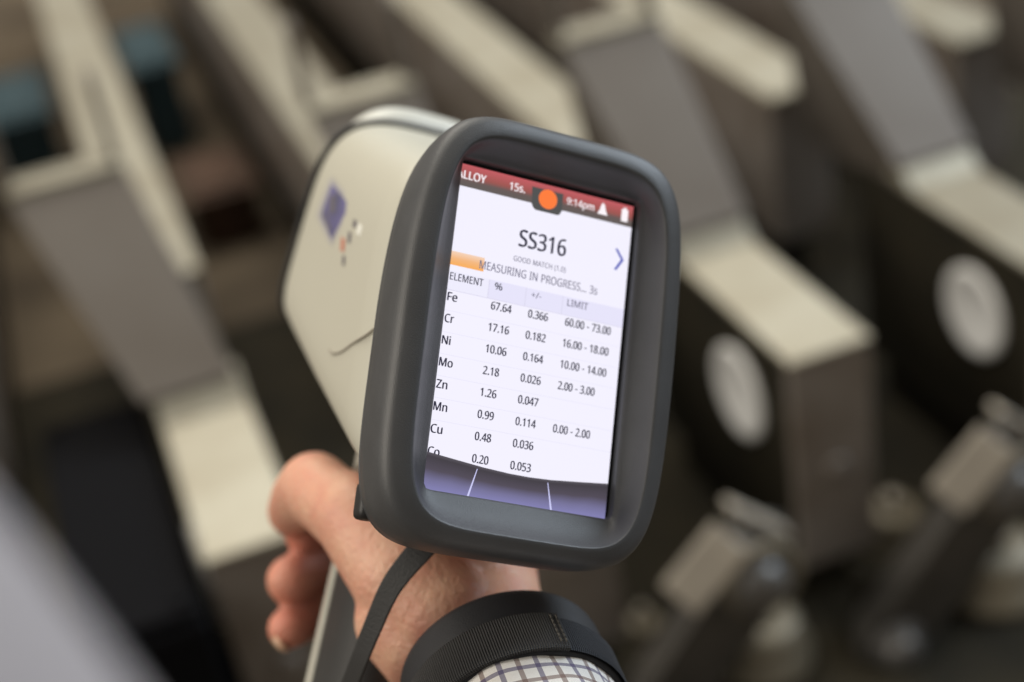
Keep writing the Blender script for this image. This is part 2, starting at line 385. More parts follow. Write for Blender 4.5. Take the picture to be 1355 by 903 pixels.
tr = [[(x*mm, (109 + c + y)*mm, u*mm) for x, y in sup(5, 4.5, 2.4, 24)] for u, c in ((-54, 2), (-62, 0), (-70, -2.5), (-78, -2), (-86, 1))]
v, f = loft(tr); obj('trigger', v, f, M_trig, dev, True)

# display
YS = 3.0
M_scr = mat('lit_screen', (0.02, 0.02, 0.02), 0.25, emit=(0.90, 0.88, 1.0), estr=1.0, spec=.2)
M_blackglass = mat('black_glass', (0.006, 0.006, 0.008), 0.15)
def flat(name, pts, m, parent, lift):
    return obj(name, [S(x, YS - lift, z) for x, z in pts], [tuple(range(len(pts)))], m, parent)
def emis(name, c, s=1.0): return mat(name, (0.01, 0.01, 0.01), .3, emit=c, estr=s, spec=.15)
SX0, SX1, SZ0, SZ1 = -31.0, 29.0, -47.6, 48.0
glass = flat('screen_glass', [(-32, -50), (33, -50), (33, 50.5), (-32, 50.5)], M_blackglass, dev, -.12)
disp = flat('display_screen', [(SX0, SZ0), (SX1, SZ0), (SX1, SZ1), (SX0, SZ1)], M_scr, dev, 0)
def grad_mat(name, stops):
    """screen picture: colour ramp along the UV's v"""
    m = bpy.data.materials.new(name); m.use_nodes = True; nt = m.node_tree; p = nt.nodes['Principled BSDF']
    p.inputs['Base Color'].default_value = (.01, .01, .01, 1); p.inputs['Roughness'].default_value = .3; p.inputs['Specular IOR Level'].default_value = .15
    uvn = nt.nodes.new('ShaderNodeUVMap'); sp = nt.nodes.new('ShaderNodeSeparateXYZ'); cr = nt.nodes.new('ShaderNodeValToRGB')
    nt.links.new(uvn.outputs[0], sp.inputs[0]); nt.links.new(sp.outputs[1], cr.inputs[0]); nt.links.new(cr.outputs[0], p.inputs['Emission Color'])
    p.inputs['Emission Strength'].default_value = 1.0
    e = cr.color_ramp.elements
    e[0].position, e[0].color = stops[0][0], (*stops[0][1], 1); e[1].position, e[1].color = stops[-1][0], (*stops[-1][1], 1)
    for pos, c in stops[1:-1]: q = e.new(pos); q.color = (*c, 1)
    return m
def strip(name, top, bot, m, lift):
    """quad strip between two polylines of (x,z); v=1 on top"""
    n = len(top); V = [S(x, YS-lift, z) for x, z in bot] + [S(x, YS-lift, z) for x, z in top]
    F_ = [(i, i+1, n+i+1, n+i) for i in range(n-1)]
    UV = [[(i/(n-1), 0), ((i+1)/(n-1), 0), ((i+1)/(n-1), 1), (i/(n-1), 1)] for i in range(n-1)]
    return obj(name, V, F_, m, disp, uvs=UV)
M_bar = grad_mat('status_bar_red', [(0, (.12, .105, .10)), (.28, (.14, .105, .10)), (.48, (.34, .095, .085)), (1, (.56, .115, .13))])
M_soft = grad_mat('softkey_bar', [(0, (.24, .23, .48)), (.30, (.18, .17, .32)), (.58, (.085, .072, .10)), (.9, (.055, .048, .06)), (1, (.10, .09, .11))])
M_prog = grad_mat('progress_orange', [(0, (.95, .42, .10)), (.5, (.90, .48, .22)), (1, (.92, .66, .50))])
M_tab = emis('tab_grey', (.085, .085, .085)); M_or = emis('record_orange', (1.0, .21, .05), 1.0)
M_txt = emis('text_dark', (.03, .028, .055)); M_txt2 = emis('text_grey', (.20, .19, .27)); M_txtw = emis('text_white', (1, .93, .97), 1.0)
M_head = emis('header_lilac', (.80, .78, .96)); M_lin = emis('grid_line', (.70, .68, .84)); M_chev = emis('chevron_blue', (.12, .14, .52)); M_key = emis('key_line', (.62, .62, .95))
strip('status_bar', [(SX0, SZ1), (SX1, SZ1)], [(SX0, 41.3), (SX1, 41.3)], M_bar, .03)
flat('record_tab', [(-4.6, 46.4), (5.6, 46.4), (5.6, 41), (5.0, 39.9), (4.4, 39.5), (-2.8, 39.5), (-3.6, 40), (-4.2, 41)], M_tab, disp, .05)
flat('record_dot', [(.8 + 3.0*math.cos(a), 43.6 + 3.0*math.sin(a)) for a in np.linspace(0, 2*math.pi, 33)[:-1]], M_or, disp, .08)
strip('progress_bar', [(SX0, 21.5), (-16.8, 21.5)], [(SX0, 17.4), (-16.8, 17.4)], M_prog, .03)
flat('header_row', [(-14.6, 10), (SX1, 10), (SX1, 15.6), (-14.6, 15.6)], M_head, disp, .02)
flat('header_row', [(SX0, 10), (-14.6, 10), (-14.6, 15.6), (SX0, 15.6)], emis('header_pale', (.86, .845, .985)), disp, .02)
for x in (-14.6, -2.95, 8.85): flat('grid_line', [(x-.12, 10), (x+.12, 10), (x+.12, 15.6), (x-.12, 15.6)], M_lin, disp, .04)
flat('grid_line', [(SX0, 9.9), (SX1, 9.9), (SX1, 10.1), (SX0, 10.1)], M_lin, disp, .04)
M_lin2 = emis('row_line', (.80, .78, .93))
for i in range(6):
    z = 3.95 - 6.33*i; flat('grid_line', [(SX0, z-.07), (SX1, z-.07), (SX1, z+.07), (SX0, z+.07)], M_lin2, disp, .03)
curve = [(SX0, -36.4), (-27.3, -36.8), (-19.2, -37.6), (-9.9, -38.5), (-2, -38.95), (4.1, -39.0), (11, -38.7), (18.3, -38.0), (SX1, -36.9)]
strip('softkey_bar', curve, [(x, SZ0) for x, z in curve], M_soft, .10)
for p, q in (((-11.8, -39.2), (-13.8, -47.5)), ((10.0, -39.6), (11.9, -47.5))):
    flat('key_line', [(p[0]-.12, p[1]), (q[0]-.3, q[1]), (q[0]+.3, q[1]), (p[0]+.12, p[1])], M_key, disp, .13)

# glyph outlines of a plain sans serif: advance, vertices, triangles (1/1000 em)
GLYPHS = {'%':(666,'156,581,193,575,223,560,246,534,263,498,273,454,277,402,273,349,264,305,247,269,224,243,194,227,156,221,121,227,92,243,69,269,53,305,43,349,39,402,42,454,52,498,67,534,90,560,119,575,156,531,138,527,123,516,112,498,104,473,99,441,98,402,99,362,104,330,112,305,123,286,138,276,156,272,175,275,191,286,203,304,211,330,216,362,218,402,216,441,211,473,203,498,191,516,175,527,523,573,205,0,144,0,461,573,507,351,543,346,573,330,596,304,613,269,624,225,627,172,624,120,614,76,598,40,575,13,544,-3,507,-8,472,-3,443,13,420,40,403,76,393,120,390,172,393,225,402,269,418,304,440,330,470,346,507,301,488,297,473,286,462,269,455,244,450,212,448,172,450,133,455,100,462,75,473,57,488,46,507,43,526,46,541,57,553,75,562,100,567,132,569,172,567,212,562,244,553,269,541,286,526,297','23,1,0,22,1,23,22,2,1,50,48,51,50,49,48,21,2,22,21,3,2,20,25,21,25,24,21,24,3,21,24,47,3,47,4,3,20,26,25,46,4,47,20,27,26,45,4,46,20,28,27,44,4,45,44,5,4,19,28,20,19,29,28,43,5,44,18,29,19,43,6,5,18,30,29,42,6,43,17,30,18,17,31,30,41,6,42,41,7,6,17,32,31,40,7,41,75,53,52,16,32,17,40,8,7,74,53,75,74,54,53,73,54,74,73,55,54,16,33,32,39,8,40,15,33,16,39,9,8,15,34,33,38,9,39,72,77,73,77,76,73,76,55,73,76,99,55,99,56,55,72,78,77,98,56,99,15,35,34,72,79,78,97,56,98,37,9,38,15,36,35,36,9,37,15,9,36,14,9,15,14,10,9,71,79,72,97,57,56,71,80,79,96,57,97,71,81,80,95,57,96,13,10,14,13,11,10,12,11,13,70,81,71,95,58,57,70,82,81,94,58,95,69,82,70,69,83,82,93,58,94,93,59,58,69,84,83,92,59,93,92,60,59,68,84,69,68,85,84,91,60,92,91,61,60,67,85,68,67,86,85,90,61,91,67,87,86,89,61,90,67,88,87,88,61,89,67,61,88,66,61,67,66,62,61,65,62,66,65,63,62,65,64,63'),
'(':(241,'32,220,33,263,38,306,45,348,54,389,67,429,83,468,103,504,125,540,150,573,217,573,182,521,154,465,132,407,116,346,107,284,103,221,105,179,109,139,116,98,126,58,139,19,154,-20,172,-57,192,-92,216,-127,150,-127,125,-94,103,-60,83,-24,67,14,54,53,45,94,38,135,33,177','8,10,9,8,11,10,7,11,8,7,12,11,6,12,7,5,12,6,5,13,12,4,13,5,4,14,13,3,14,4,2,14,3,2,15,14,1,15,2,1,16,15,0,16,1,0,17,16,34,17,0,34,18,17,33,18,34,33,19,18,32,19,33,32,20,19,31,20,32,31,21,20,30,21,31,30,22,21,29,22,30,29,23,22,28,23,29,28,24,23,27,24,28,27,25,24,26,25,27'),
')':(241,'209,220,207,177,203,135,196,94,186,53,173,14,158,-24,139,-60,116,-94,91,-127,25,-127,48,-92,69,-57,87,-20,102,19,114,58,124,98,131,139,136,179,137,221,136,263,131,304,124,346,114,386,102,426,87,465,69,503,48,539,24,573,91,573,116,540,139,504,158,468,173,429,186,389,196,348,203,306,207,263','27,29,28,27,30,29,27,31,30,26,31,27,26,32,31,25,32,26,25,33,32,24,33,25,24,34,33,23,34,24,23,35,34,22,35,23,22,36,35,21,36,22,21,37,36,20,37,21,20,0,37,19,0,20,18,0,19,18,1,0,17,1,18,17,2,1,16,2,17,16,3,2,15,3,16,15,4,3,14,4,15,14,5,4,13,5,14,13,6,5,12,6,13,12,7,6,11,7,12,11,8,7,10,8,11,10,9,8'),
'+':(459,'257,311,417,311,417,254,257,254,257,89,200,89,200,254,40,254,40,311,200,311,200,477,257,477','9,11,10,9,0,11,7,9,8,7,0,9,7,1,0,7,2,1,6,2,7,5,3,6,3,2,6,5,4,3'),
'-':(258,'32,184,32,246,226,246,226,184','0,2,1,0,3,2'),
'.':(215,'58,43,59,61,64,75,72,85,82,92,94,96,107,97,120,96,132,92,142,85,151,75,156,61,157,43,156,26,151,12,142,2,132,-6,120,-10,107,-11,94,-10,82,-6,72,2,64,12,59,26','5,7,6,4,7,5,4,8,7,3,8,4,3,9,8,2,9,3,2,10,9,1,10,2,1,11,10,0,11,1,0,12,11,23,12,0,23,13,12,22,13,23,22,14,13,21,14,22,21,15,14,20,15,21,20,16,15,20,17,16,19,17,20,19,18,17'),
'/':(298,'290,573,77,0,8,0,221,573','2,0,3,2,1,0'),
'0':(459,'419,287,418,242,415,201,409,163,401,128,390,97,376,70,359,47,339,27,316,12,290,1,261,-6,229,-8,188,-4,153,8,122,27,97,54,76,88,60,129,48,176,42,229,39,287,41,346,48,399,58,446,73,486,93,520,119,547,149,566,186,578,229,581,269,578,304,566,335,547,361,520,382,486,399,446,410,399,417,346,110,287,111,238,115,194,121,156,131,125,143,98,159,78,178,64,202,55,229,52,256,55,279,64,298,78,314,98,326,124,336,156,343,194,347,238,348,287,347,336,343,380,336,417,326,449,314,475,298,495,279,510,256,518,229,521,202,518,178,510,159,495,143,475,131,449,121,417,115,380,111,336','29,31,30,28,31,29,28,32,31,27,32,28,27,33,32,26,33,27,26,66,33,66,34,33,26,67,66,65,34,66,25,67,26,65,35,34,64,35,65,25,68,67,25,69,68,63,35,64,25,70,69,62,35,63,62,36,35,24,70,25,24,71,70,61,36,62,24,72,71,60,36,61,23,72,24,60,37,36,23,73,72,59,37,60,22,73,23,59,38,37,22,74,73,58,38,59,21,74,22,58,0,38,21,39,74,57,0,58,20,39,21,20,40,39,56,0,57,56,1,0,56,2,1,20,41,40,55,2,56,19,41,20,55,3,2,19,42,41,54,3,55,18,42,19,54,4,3,18,43,42,53,4,54,17,43,18,53,5,4,17,44,43,52,5,53,17,45,44,51,5,52,51,6,5,16,45,17,16,46,45,50,6,51,50,7,6,16,47,46,49,7,50,16,48,47,48,7,49,15,48,16,15,7,48,15,8,7,15,9,8,14,9,15,14,10,9,13,10,14,13,11,10,12,11,13'),
'1':(459,'285,0,216,0,216,400,216,415,216,428,216,439,216,450,217,460,217,470,218,479,218,489,219,499,211,491,203,483,196,477,188,471,179,463,169,455,108,405,71,452,226,573,285,573','19,21,20,19,11,21,11,0,21,19,12,11,10,0,11,19,13,12,9,0,10,19,14,13,8,0,9,19,15,14,19,16,15,7,0,8,19,17,16,6,0,7,19,18,17,5,0,6,4,0,5,3,0,4,2,0,3,1,0,2'),
'2':(459,'417,0,38,0,38,59,188,210,216,238,240,264,261,287,280,309,295,331,306,353,315,376,320,399,322,424,318,453,309,477,294,496,273,510,249,518,221,520,194,519,169,514,147,506,126,495,104,482,83,466,45,513,60,526,77,537,94,548,113,557,132,565,153,572,174,577,197,580,221,581,255,579,285,572,313,562,336,548,356,531,372,510,384,485,391,458,394,428,392,399,386,371,375,344,361,318,344,292,324,267,301,241,275,214,247,185,128,67,128,64,417,64','33,35,34,32,35,33,32,36,35,31,36,32,31,37,36,30,37,31,29,37,30,29,38,37,28,38,29,28,39,38,27,39,28,26,39,27,26,18,39,18,40,39,25,18,26,25,19,18,17,40,18,25,20,19,16,40,17,25,21,20,24,23,25,23,22,25,22,21,25,16,41,40,15,41,16,14,41,15,14,42,41,13,42,14,13,43,42,12,43,13,12,44,43,11,44,12,10,44,11,10,45,44,9,45,10,9,46,45,8,46,9,8,47,46,7,47,8,7,48,47,6,48,7,6,49,48,5,49,6,5,50,49,4,50,5,4,51,50,3,51,4,3,52,51,2,52,3,2,53,52,2,54,53,2,55,54,2,0,55,1,0,2'),
'3':(459,'395,439,394,414,389,392,381,372,370,355,356,339,340,326,321,316,300,307,277,302,277,298,319,290,353,276,379,255,398,229,409,198,413,163,410,131,403,101,390,74,371,50,348,30,318,14,283,2,241,-6,193,-8,164,-7,136,-5,110,-1,85,5,60,13,36,23,36,89,61,78,87,69,114,61,141,56,168,52,194,51,241,55,278,65,305,81,324,104,335,132,339,164,337,187,331,206,320,223,306,236,288,247,265,255,240,261,211,264,179,265,123,265,123,326,180,326,209,327,236,332,259,339,278,350,294,362,307,377,316,394,321,413,323,434,320,460,311,481,295,498,274,511,249,519,219,521,199,521,181,519,164,515,147,511,132,505,117,498,103,491,89,482,75,473,39,521,61,537,87,550,115,563,147,573,181,579,218,581,273,576,317,563,352,540,376,511,390,477','86,88,87,85,88,86,85,89,88,84,89,85,83,89,84,83,90,89,82,90,83,82,91,90,81,71,82,71,91,82,80,79,81,79,78,81,78,77,81,77,76,81,76,75,81,75,74,81,74,73,81,73,72,81,72,71,81,70,91,71,69,91,70,69,92,91,68,92,69,67,92,68,66,92,67,66,0,92,65,0,66,65,1,0,64,1,65,64,2,1,63,2,64,62,2,63,62,3,2,61,3,62,61,4,3,60,4,61,60,5,4,59,5,60,59,6,5,58,6,59,57,6,58,56,6,57,56,7,6,54,56,55,54,7,56,54,8,7,54,9,8,54,10,9,54,11,10,54,12,11,54,53,12,53,52,12,52,13,12,51,13,52,50,13,51,49,13,50,49,14,13,48,14,49,47,14,48,47,15,14,46,15,47,45,15,46,45,16,15,44,16,45,43,16,44,43,17,16,42,17,43,42,18,17,41,18,42,41,19,18,31,33,32,40,19,41,31,34,33,40,20,19,31,35,34,39,20,40,31,36,35,31,37,36,38,20,39,31,38,37,31,20,38,31,21,20,31,22,21,30,22,31,30,23,22,29,23,30,28,23,29,28,24,23,27,24,28,26,24,27,26,25,24'),
'4':(459,'443,130,359,130,359,0,291,0,291,130,17,130,17,190,286,576,359,576,359,193,443,193,291,374,291,387,291,400,291,412,292,423,292,434,293,444,293,454,294,464,294,474,294,483,295,492,295,500,292,500,287,490,282,479,276,468,270,456,263,446,257,438,86,193,291,193','6,24,7,24,8,7,24,23,8,23,9,8,6,25,24,22,9,23,21,9,22,6,26,25,20,9,21,6,27,26,19,9,20,6,28,27,18,9,19,6,29,28,17,9,18,6,30,29,16,9,17,6,31,30,15,9,16,14,9,15,13,9,14,12,9,13,11,9,12,32,9,11,6,32,31,6,9,32,6,10,9,6,0,10,5,0,6,4,0,5,3,1,4,1,0,4,3,2,1'),
'5':(459,'221,351,258,349,292,342,322,331,349,316,371,297,389,274,402,247,410,217,413,183,410,145,402,111,387,81,368,54,343,32,314,15,280,2,242,-5,199,-8,170,-7,142,-4,116,0,91,6,70,14,51,23,51,90,71,79,95,70,121,62,148,57,174,53,200,52,227,54,252,58,274,65,293,76,310,89,323,106,333,126,339,149,341,176,337,210,325,239,306,262,279,279,243,289,197,292,182,291,164,290,146,288,128,285,112,283,99,280,64,302,86,573,373,573,373,508,146,508,132,342,142,344,155,346,169,348,185,350,202,351','53,57,54,57,55,54,57,56,55,53,58,57,63,1,0,62,1,63,61,1,62,61,2,1,60,2,61,59,2,60,58,2,59,53,2,58,53,3,2,53,4,3,53,5,4,52,51,53,51,50,53,50,49,53,49,48,53,48,47,53,47,46,53,46,5,53,46,45,5,45,6,5,44,6,45,43,6,44,43,7,6,42,7,43,42,8,7,41,8,42,41,9,8,40,9,41,40,10,9,39,10,40,38,10,39,38,11,10,37,11,38,37,12,11,36,12,37,24,26,25,35,12,36,35,13,12,24,27,26,34,13,35,24,28,27,33,13,34,24,29,28,32,13,33,24,30,29,32,14,13,31,14,32,24,31,30,24,14,31,24,15,14,23,15,24,23,16,15,22,16,23,21,16,22,21,17,16,20,17,21,19,17,20,19,18,17'),
'6':(459,'44,245,45,278,47,310,51,342,57,374,64,404,75,433,87,461,103,486,121,510,143,530,168,548,196,562,228,572,265,578,306,581,318,580,330,580,344,579,356,578,368,576,377,573,377,513,367,516,356,519,344,520,332,522,320,523,308,523,273,521,242,515,216,504,193,491,173,474,158,454,145,431,134,407,127,380,121,352,117,322,115,291,119,291,128,303,138,315,150,326,163,335,178,343,194,350,213,355,233,357,255,358,287,356,316,349,342,338,365,322,384,303,400,279,412,251,419,220,421,184,419,147,411,112,399,82,382,55,361,33,336,15,307,2,275,-5,239,-8,212,-6,187,-1,163,7,140,19,119,35,101,54,84,76,70,103,59,133,51,166,46,204,238,51,270,55,297,66,320,84,337,109,348,143,351,184,348,218,339,247,324,271,302,289,274,300,241,303,217,301,195,296,175,287,157,276,143,263,131,248,122,232,117,215,115,198,116,181,119,163,123,146,129,129,137,114,146,99,158,85,170,74,185,64,201,57,219,53','14,16,15,14,17,16,14,18,17,14,19,18,13,19,14,13,20,19,13,21,20,13,22,21,12,23,13,23,22,13,11,25,12,25,24,12,24,23,12,10,27,11,27,26,11,26,25,11,9,29,10,29,28,10,28,27,10,9,30,29,9,31,30,8,31,9,8,32,31,8,33,32,7,33,8,7,34,33,6,34,7,6,35,34,5,35,6,5,36,35,5,37,36,4,37,5,4,38,37,3,38,4,49,51,50,48,51,49,48,52,51,47,52,48,3,39,38,46,52,47,46,53,52,45,53,46,2,39,3,45,54,53,44,54,45,43,54,44,43,55,54,2,40,39,42,92,43,92,55,43,1,40,2,41,93,42,93,92,42,91,55,92,91,56,55,41,94,93,90,56,91,41,95,94,1,41,40,1,95,41,89,56,90,1,96,95,89,57,56,0,96,1,0,97,96,88,57,89,0,98,97,88,58,57,0,99,98,87,58,88,79,99,0,79,100,99,87,59,58,86,59,87,79,101,100,78,101,79,78,102,101,85,59,86,85,60,59,78,103,102,77,103,78,77,104,103,85,61,60,77,105,104,84,61,85,76,105,77,76,106,105,76,107,106,84,62,61,83,62,84,75,107,76,75,108,107,75,109,108,82,62,83,82,63,62,74,109,75,74,110,109,81,63,82,74,111,110,74,112,111,81,64,63,80,64,81,73,112,74,73,80,112,73,64,80,72,64,73,72,65,64,71,65,72,71,66,65,70,66,71,70,67,66,69,67,70,69,68,67'),
'7':(459,'109,0,344,508,35,508,35,573,419,573,419,518,187,0','2,4,3,2,5,4,2,1,5,1,6,5,0,6,1'),
'8':(459,'229,581,261,579,291,574,318,565,341,553,362,538,378,519,390,497,398,472,400,443,399,421,394,401,385,383,374,367,361,352,346,338,329,325,310,314,291,303,314,291,335,279,355,265,373,250,389,234,401,216,411,196,417,173,419,148,416,118,408,90,395,65,378,44,356,26,330,11,300,1,267,-6,231,-8,192,-6,157,0,126,10,100,24,78,42,61,63,49,87,42,115,39,146,41,171,47,194,56,214,68,232,82,249,99,264,118,277,138,289,158,299,140,310,123,322,107,336,93,350,81,366,71,383,64,401,59,422,58,444,60,472,68,497,80,518,97,537,117,552,141,565,168,573,197,579,108,145,112,119,121,96,138,76,161,60,192,51,229,48,265,51,295,60,319,76,336,96,346,120,350,148,348,166,343,182,335,197,324,211,310,223,293,235,274,246,253,256,229,265,217,270,194,260,174,249,157,237,142,225,130,212,121,197,114,182,110,164,228,524,200,521,176,514,155,502,139,486,130,466,127,441,128,422,133,406,141,391,151,379,164,367,179,357,195,348,213,339,232,330,250,339,267,348,282,357,296,367,307,379,317,392,325,406,329,423,330,441,327,466,318,486,302,502,282,514,257,521','71,1,0,71,2,1,70,2,71,70,3,2,69,3,70,69,4,3,68,4,69,68,5,4,67,5,68,67,6,5,66,103,67,103,6,67,66,104,103,132,6,103,66,105,104,131,6,132,131,7,6,65,105,66,65,106,105,130,7,131,65,107,106,129,7,130,129,8,7,64,107,65,64,108,107,128,8,129,63,108,64,128,9,8,63,109,108,127,9,128,62,109,63,127,10,9,62,110,109,126,10,127,125,10,126,62,111,110,61,111,62,125,11,10,124,11,125,61,112,111,124,12,11,60,112,61,123,12,124,60,113,112,123,13,12,59,113,60,122,13,123,59,114,113,59,115,114,121,13,122,121,14,13,58,115,59,58,116,115,120,14,121,120,15,14,57,116,58,57,117,116,119,15,120,57,118,117,118,15,119,118,16,15,56,118,57,56,16,118,56,17,16,55,17,56,55,18,17,54,18,55,54,19,18,53,19,54,53,20,19,52,20,53,52,21,20,51,94,52,94,21,52,51,95,94,93,21,94,92,21,93,92,22,21,50,95,51,50,96,95,91,22,92,91,23,22,49,96,50,49,97,96,90,23,91,49,98,97,89,23,90,89,24,23,48,98,49,48,99,98,88,24,89,88,25,24,47,99,48,47,100,99,87,25,88,47,101,100,86,25,87,86,26,25,46,101,47,85,26,86,46,102,101,85,27,26,45,102,46,84,27,85,45,72,102,84,28,27,83,28,84,44,72,45,44,73,72,82,28,83,44,74,73,82,29,28,43,74,44,81,29,82,43,75,74,81,30,29,42,75,43,42,76,75,80,30,81,80,31,30,41,76,42,41,77,76,79,31,80,78,31,79,41,78,77,41,31,78,41,32,31,40,32,41,40,33,32,39,33,40,39,34,33,38,34,39,38,35,34,37,35,38,37,36,35'),
'9':(459,'417,328,416,295,414,263,410,231,405,199,397,168,387,139,374,112,358,86,340,63,318,42,293,25,265,11,232,0,195,-6,154,-8,143,-8,130,-7,117,-6,103,-4,92,-2,82,0,82,60,92,57,103,55,115,53,128,51,140,50,152,50,188,52,218,58,245,68,268,82,287,99,303,118,316,141,327,165,334,192,340,221,344,250,346,281,341,281,332,269,322,258,310,247,297,238,282,230,266,223,247,218,227,215,204,214,173,216,144,223,118,235,95,250,76,270,61,294,49,321,42,352,40,387,43,426,50,460,63,491,80,517,101,540,127,557,156,570,188,578,223,581,250,579,275,574,299,565,322,553,342,537,361,518,377,495,391,469,402,439,410,406,415,369,223,521,192,518,165,507,142,488,124,463,113,429,110,388,113,354,122,325,137,301,158,284,186,273,220,269,244,271,266,276,286,285,304,296,318,310,330,325,339,341,344,358,346,374,345,392,342,409,338,426,332,443,324,459,315,474,304,487,291,499,277,508,260,516,242,520','67,69,68,67,70,69,66,70,67,66,71,70,65,71,66,65,72,71,64,72,65,64,73,72,63,73,64,63,80,73,80,74,73,63,81,80,112,74,80,111,74,112,111,75,74,63,82,81,62,82,63,110,75,111,109,75,110,62,83,82,108,75,109,108,76,75,61,83,62,61,84,83,107,76,108,106,76,107,106,77,76,61,85,84,60,85,61,105,77,106,104,77,105,104,78,77,60,86,85,103,78,104,59,86,60,102,78,103,102,79,78,101,79,102,59,87,86,58,87,59,100,79,101,100,0,79,99,0,100,58,88,87,57,88,58,98,0,99,98,1,0,57,89,88,97,1,98,56,89,57,96,1,97,56,90,89,95,1,96,95,40,1,40,2,1,55,90,56,94,41,95,41,40,95,55,91,90,94,42,41,39,2,40,93,42,94,55,92,91,92,42,93,54,92,55,54,42,92,54,43,42,39,3,2,54,44,43,53,44,54,38,3,39,53,45,44,53,46,45,52,46,53,38,4,3,52,47,46,51,47,52,51,48,47,37,4,38,51,49,48,50,49,51,37,5,4,36,5,37,36,6,5,35,6,36,34,6,35,34,7,6,33,7,34,33,8,7,32,8,33,32,9,8,31,9,32,30,9,31,30,10,9,21,23,22,29,10,30,21,24,23,21,25,24,21,26,25,28,10,29,21,27,26,21,28,27,21,10,28,21,11,10,21,12,11,21,13,12,21,14,13,20,14,21,19,14,20,18,14,19,18,15,14,17,15,18,16,15,17'),
':':(215,'58,387,59,405,64,419,72,429,82,436,94,440,107,441,120,440,132,436,142,429,151,419,156,405,157,387,156,369,151,355,142,345,132,338,120,333,107,332,94,333,82,338,72,345,64,355,59,369,58,43,59,61,64,75,72,85,82,92,94,96,107,97,120,96,132,92,142,85,151,75,156,61,157,43,156,26,151,12,142,2,132,-6,120,-10,107,-11,94,-10,82,-6,72,2,64,12,59,26','29,31,30,28,31,29,28,32,31,27,32,28,27,33,32,26,33,27,26,34,33,25,34,26,25,35,34,24,35,25,24,36,35,47,36,24,47,37,36,46,37,47,46,38,37,45,38,46,45,39,38,44,39,45,44,40,39,44,41,40,43,41,44,43,42,41,5,7,6,4,7,5,4,8,7,3,8,4,3,9,8,2,9,3,2,10,9,1,10,2,1,11,10,0,11,1,0,12,11,23,12,0,23,13,12,22,13,23,22,14,13,21,14,22,21,15,14,20,15,21,20,16,15,19,16,20,19,17,16,18,17,19'),
'A':(512,'437,0,368,177,141,177,73,0,0,0,224,575,289,575,512,0,282,415,280,420,278,428,274,438,271,449,267,461,263,473,260,484,257,493,255,500,252,490,249,479,247,468,244,457,241,447,238,438,235,429,232,421,230,415,165,241,346,241','4,6,5,4,17,6,17,7,6,4,18,17,16,7,17,15,7,16,4,19,18,14,7,15,4,20,19,13,7,14,4,21,20,12,7,13,4,22,21,11,7,12,4,23,22,4,24,23,10,7,11,4,25,24,9,7,10,4,26,25,8,7,9,4,27,26,28,7,8,4,2,27,2,28,27,2,1,28,1,7,28,4,3,2,0,7,1'),
'C':(507,'323,517,294,516,266,510,241,502,217,490,196,474,178,456,162,434,149,410,139,383,131,353,127,321,125,286,128,241,135,200,147,164,164,132,186,105,213,83,244,68,281,58,322,55,347,56,371,58,394,62,416,66,438,72,460,78,460,15,438,8,416,2,393,-2,369,-6,342,-7,312,-8,257,-4,208,8,166,28,130,56,101,90,78,131,62,178,52,230,49,287,51,329,57,369,67,406,81,440,99,471,120,499,145,523,174,543,206,559,242,571,281,578,324,581,353,580,381,577,409,572,435,565,460,557,482,547,453,486,435,494,415,501,394,508,372,513,348,516','54,56,55,54,57,56,53,57,54,53,58,57,53,59,58,52,59,53,52,60,59,51,60,52,51,61,60,51,66,61,66,65,61,65,64,61,64,63,61,63,62,61,50,0,51,0,67,51,67,66,51,49,1,50,1,0,50,49,2,1,49,3,2,49,4,3,48,4,49,48,5,4,48,6,5,47,6,48,47,7,6,46,7,47,46,8,7,46,9,8,45,9,46,45,10,9,44,10,45,44,11,10,43,11,44,43,12,11,42,12,43,42,13,12,42,14,13,41,14,42,41,15,14,40,15,41,40,16,15,40,17,16,39,17,40,39,18,17,38,18,39,38,19,18,26,28,27,25,28,26,38,20,19,24,28,25,23,28,24,38,21,20,22,28,23,21,28,22,37,21,38,37,28,21,36,28,37,36,29,28,35,29,36,35,30,29,35,31,30,35,32,31,34,32,35,34,33,32'),
'D':(585,'536,292,533,231,521,177,501,131,474,91,439,58,399,33,351,15,297,4,237,0,78,0,78,573,254,573,309,569,359,558,404,540,443,516,476,484,502,446,521,401,533,350,460,289,457,337,449,379,435,415,416,444,391,469,361,487,327,500,287,508,244,511,150,511,150,62,228,62,299,68,357,87,402,119,434,164,454,220','10,31,11,31,12,11,31,13,12,31,14,13,31,15,14,31,16,15,31,30,16,30,29,16,29,17,16,10,32,31,28,17,29,27,17,28,26,17,27,26,18,17,25,18,26,25,19,18,24,19,25,23,19,24,23,20,19,22,20,23,22,0,20,21,0,22,21,1,0,38,1,21,38,2,1,37,2,38,37,3,2,36,3,37,36,4,3,35,4,36,35,5,4,34,5,35,33,5,34,10,33,32,10,5,33,10,6,5,10,7,6,10,8,7,10,9,8'),
'E':(446,'398,0,78,0,78,573,398,573,398,509,150,509,150,330,383,330,383,268,150,268,150,63,398,63','1,5,2,5,3,2,5,4,3,1,6,5,1,9,6,9,7,6,9,8,7,1,10,9,1,11,10,1,0,11'),
'F':(416,'150,0,78,0,78,573,398,573,398,509,150,509,150,306,383,306,383,243,150,243','1,5,2,5,3,2,5,4,3,1,6,5,1,9,6,9,7,6,9,8,7,1,0,9'),
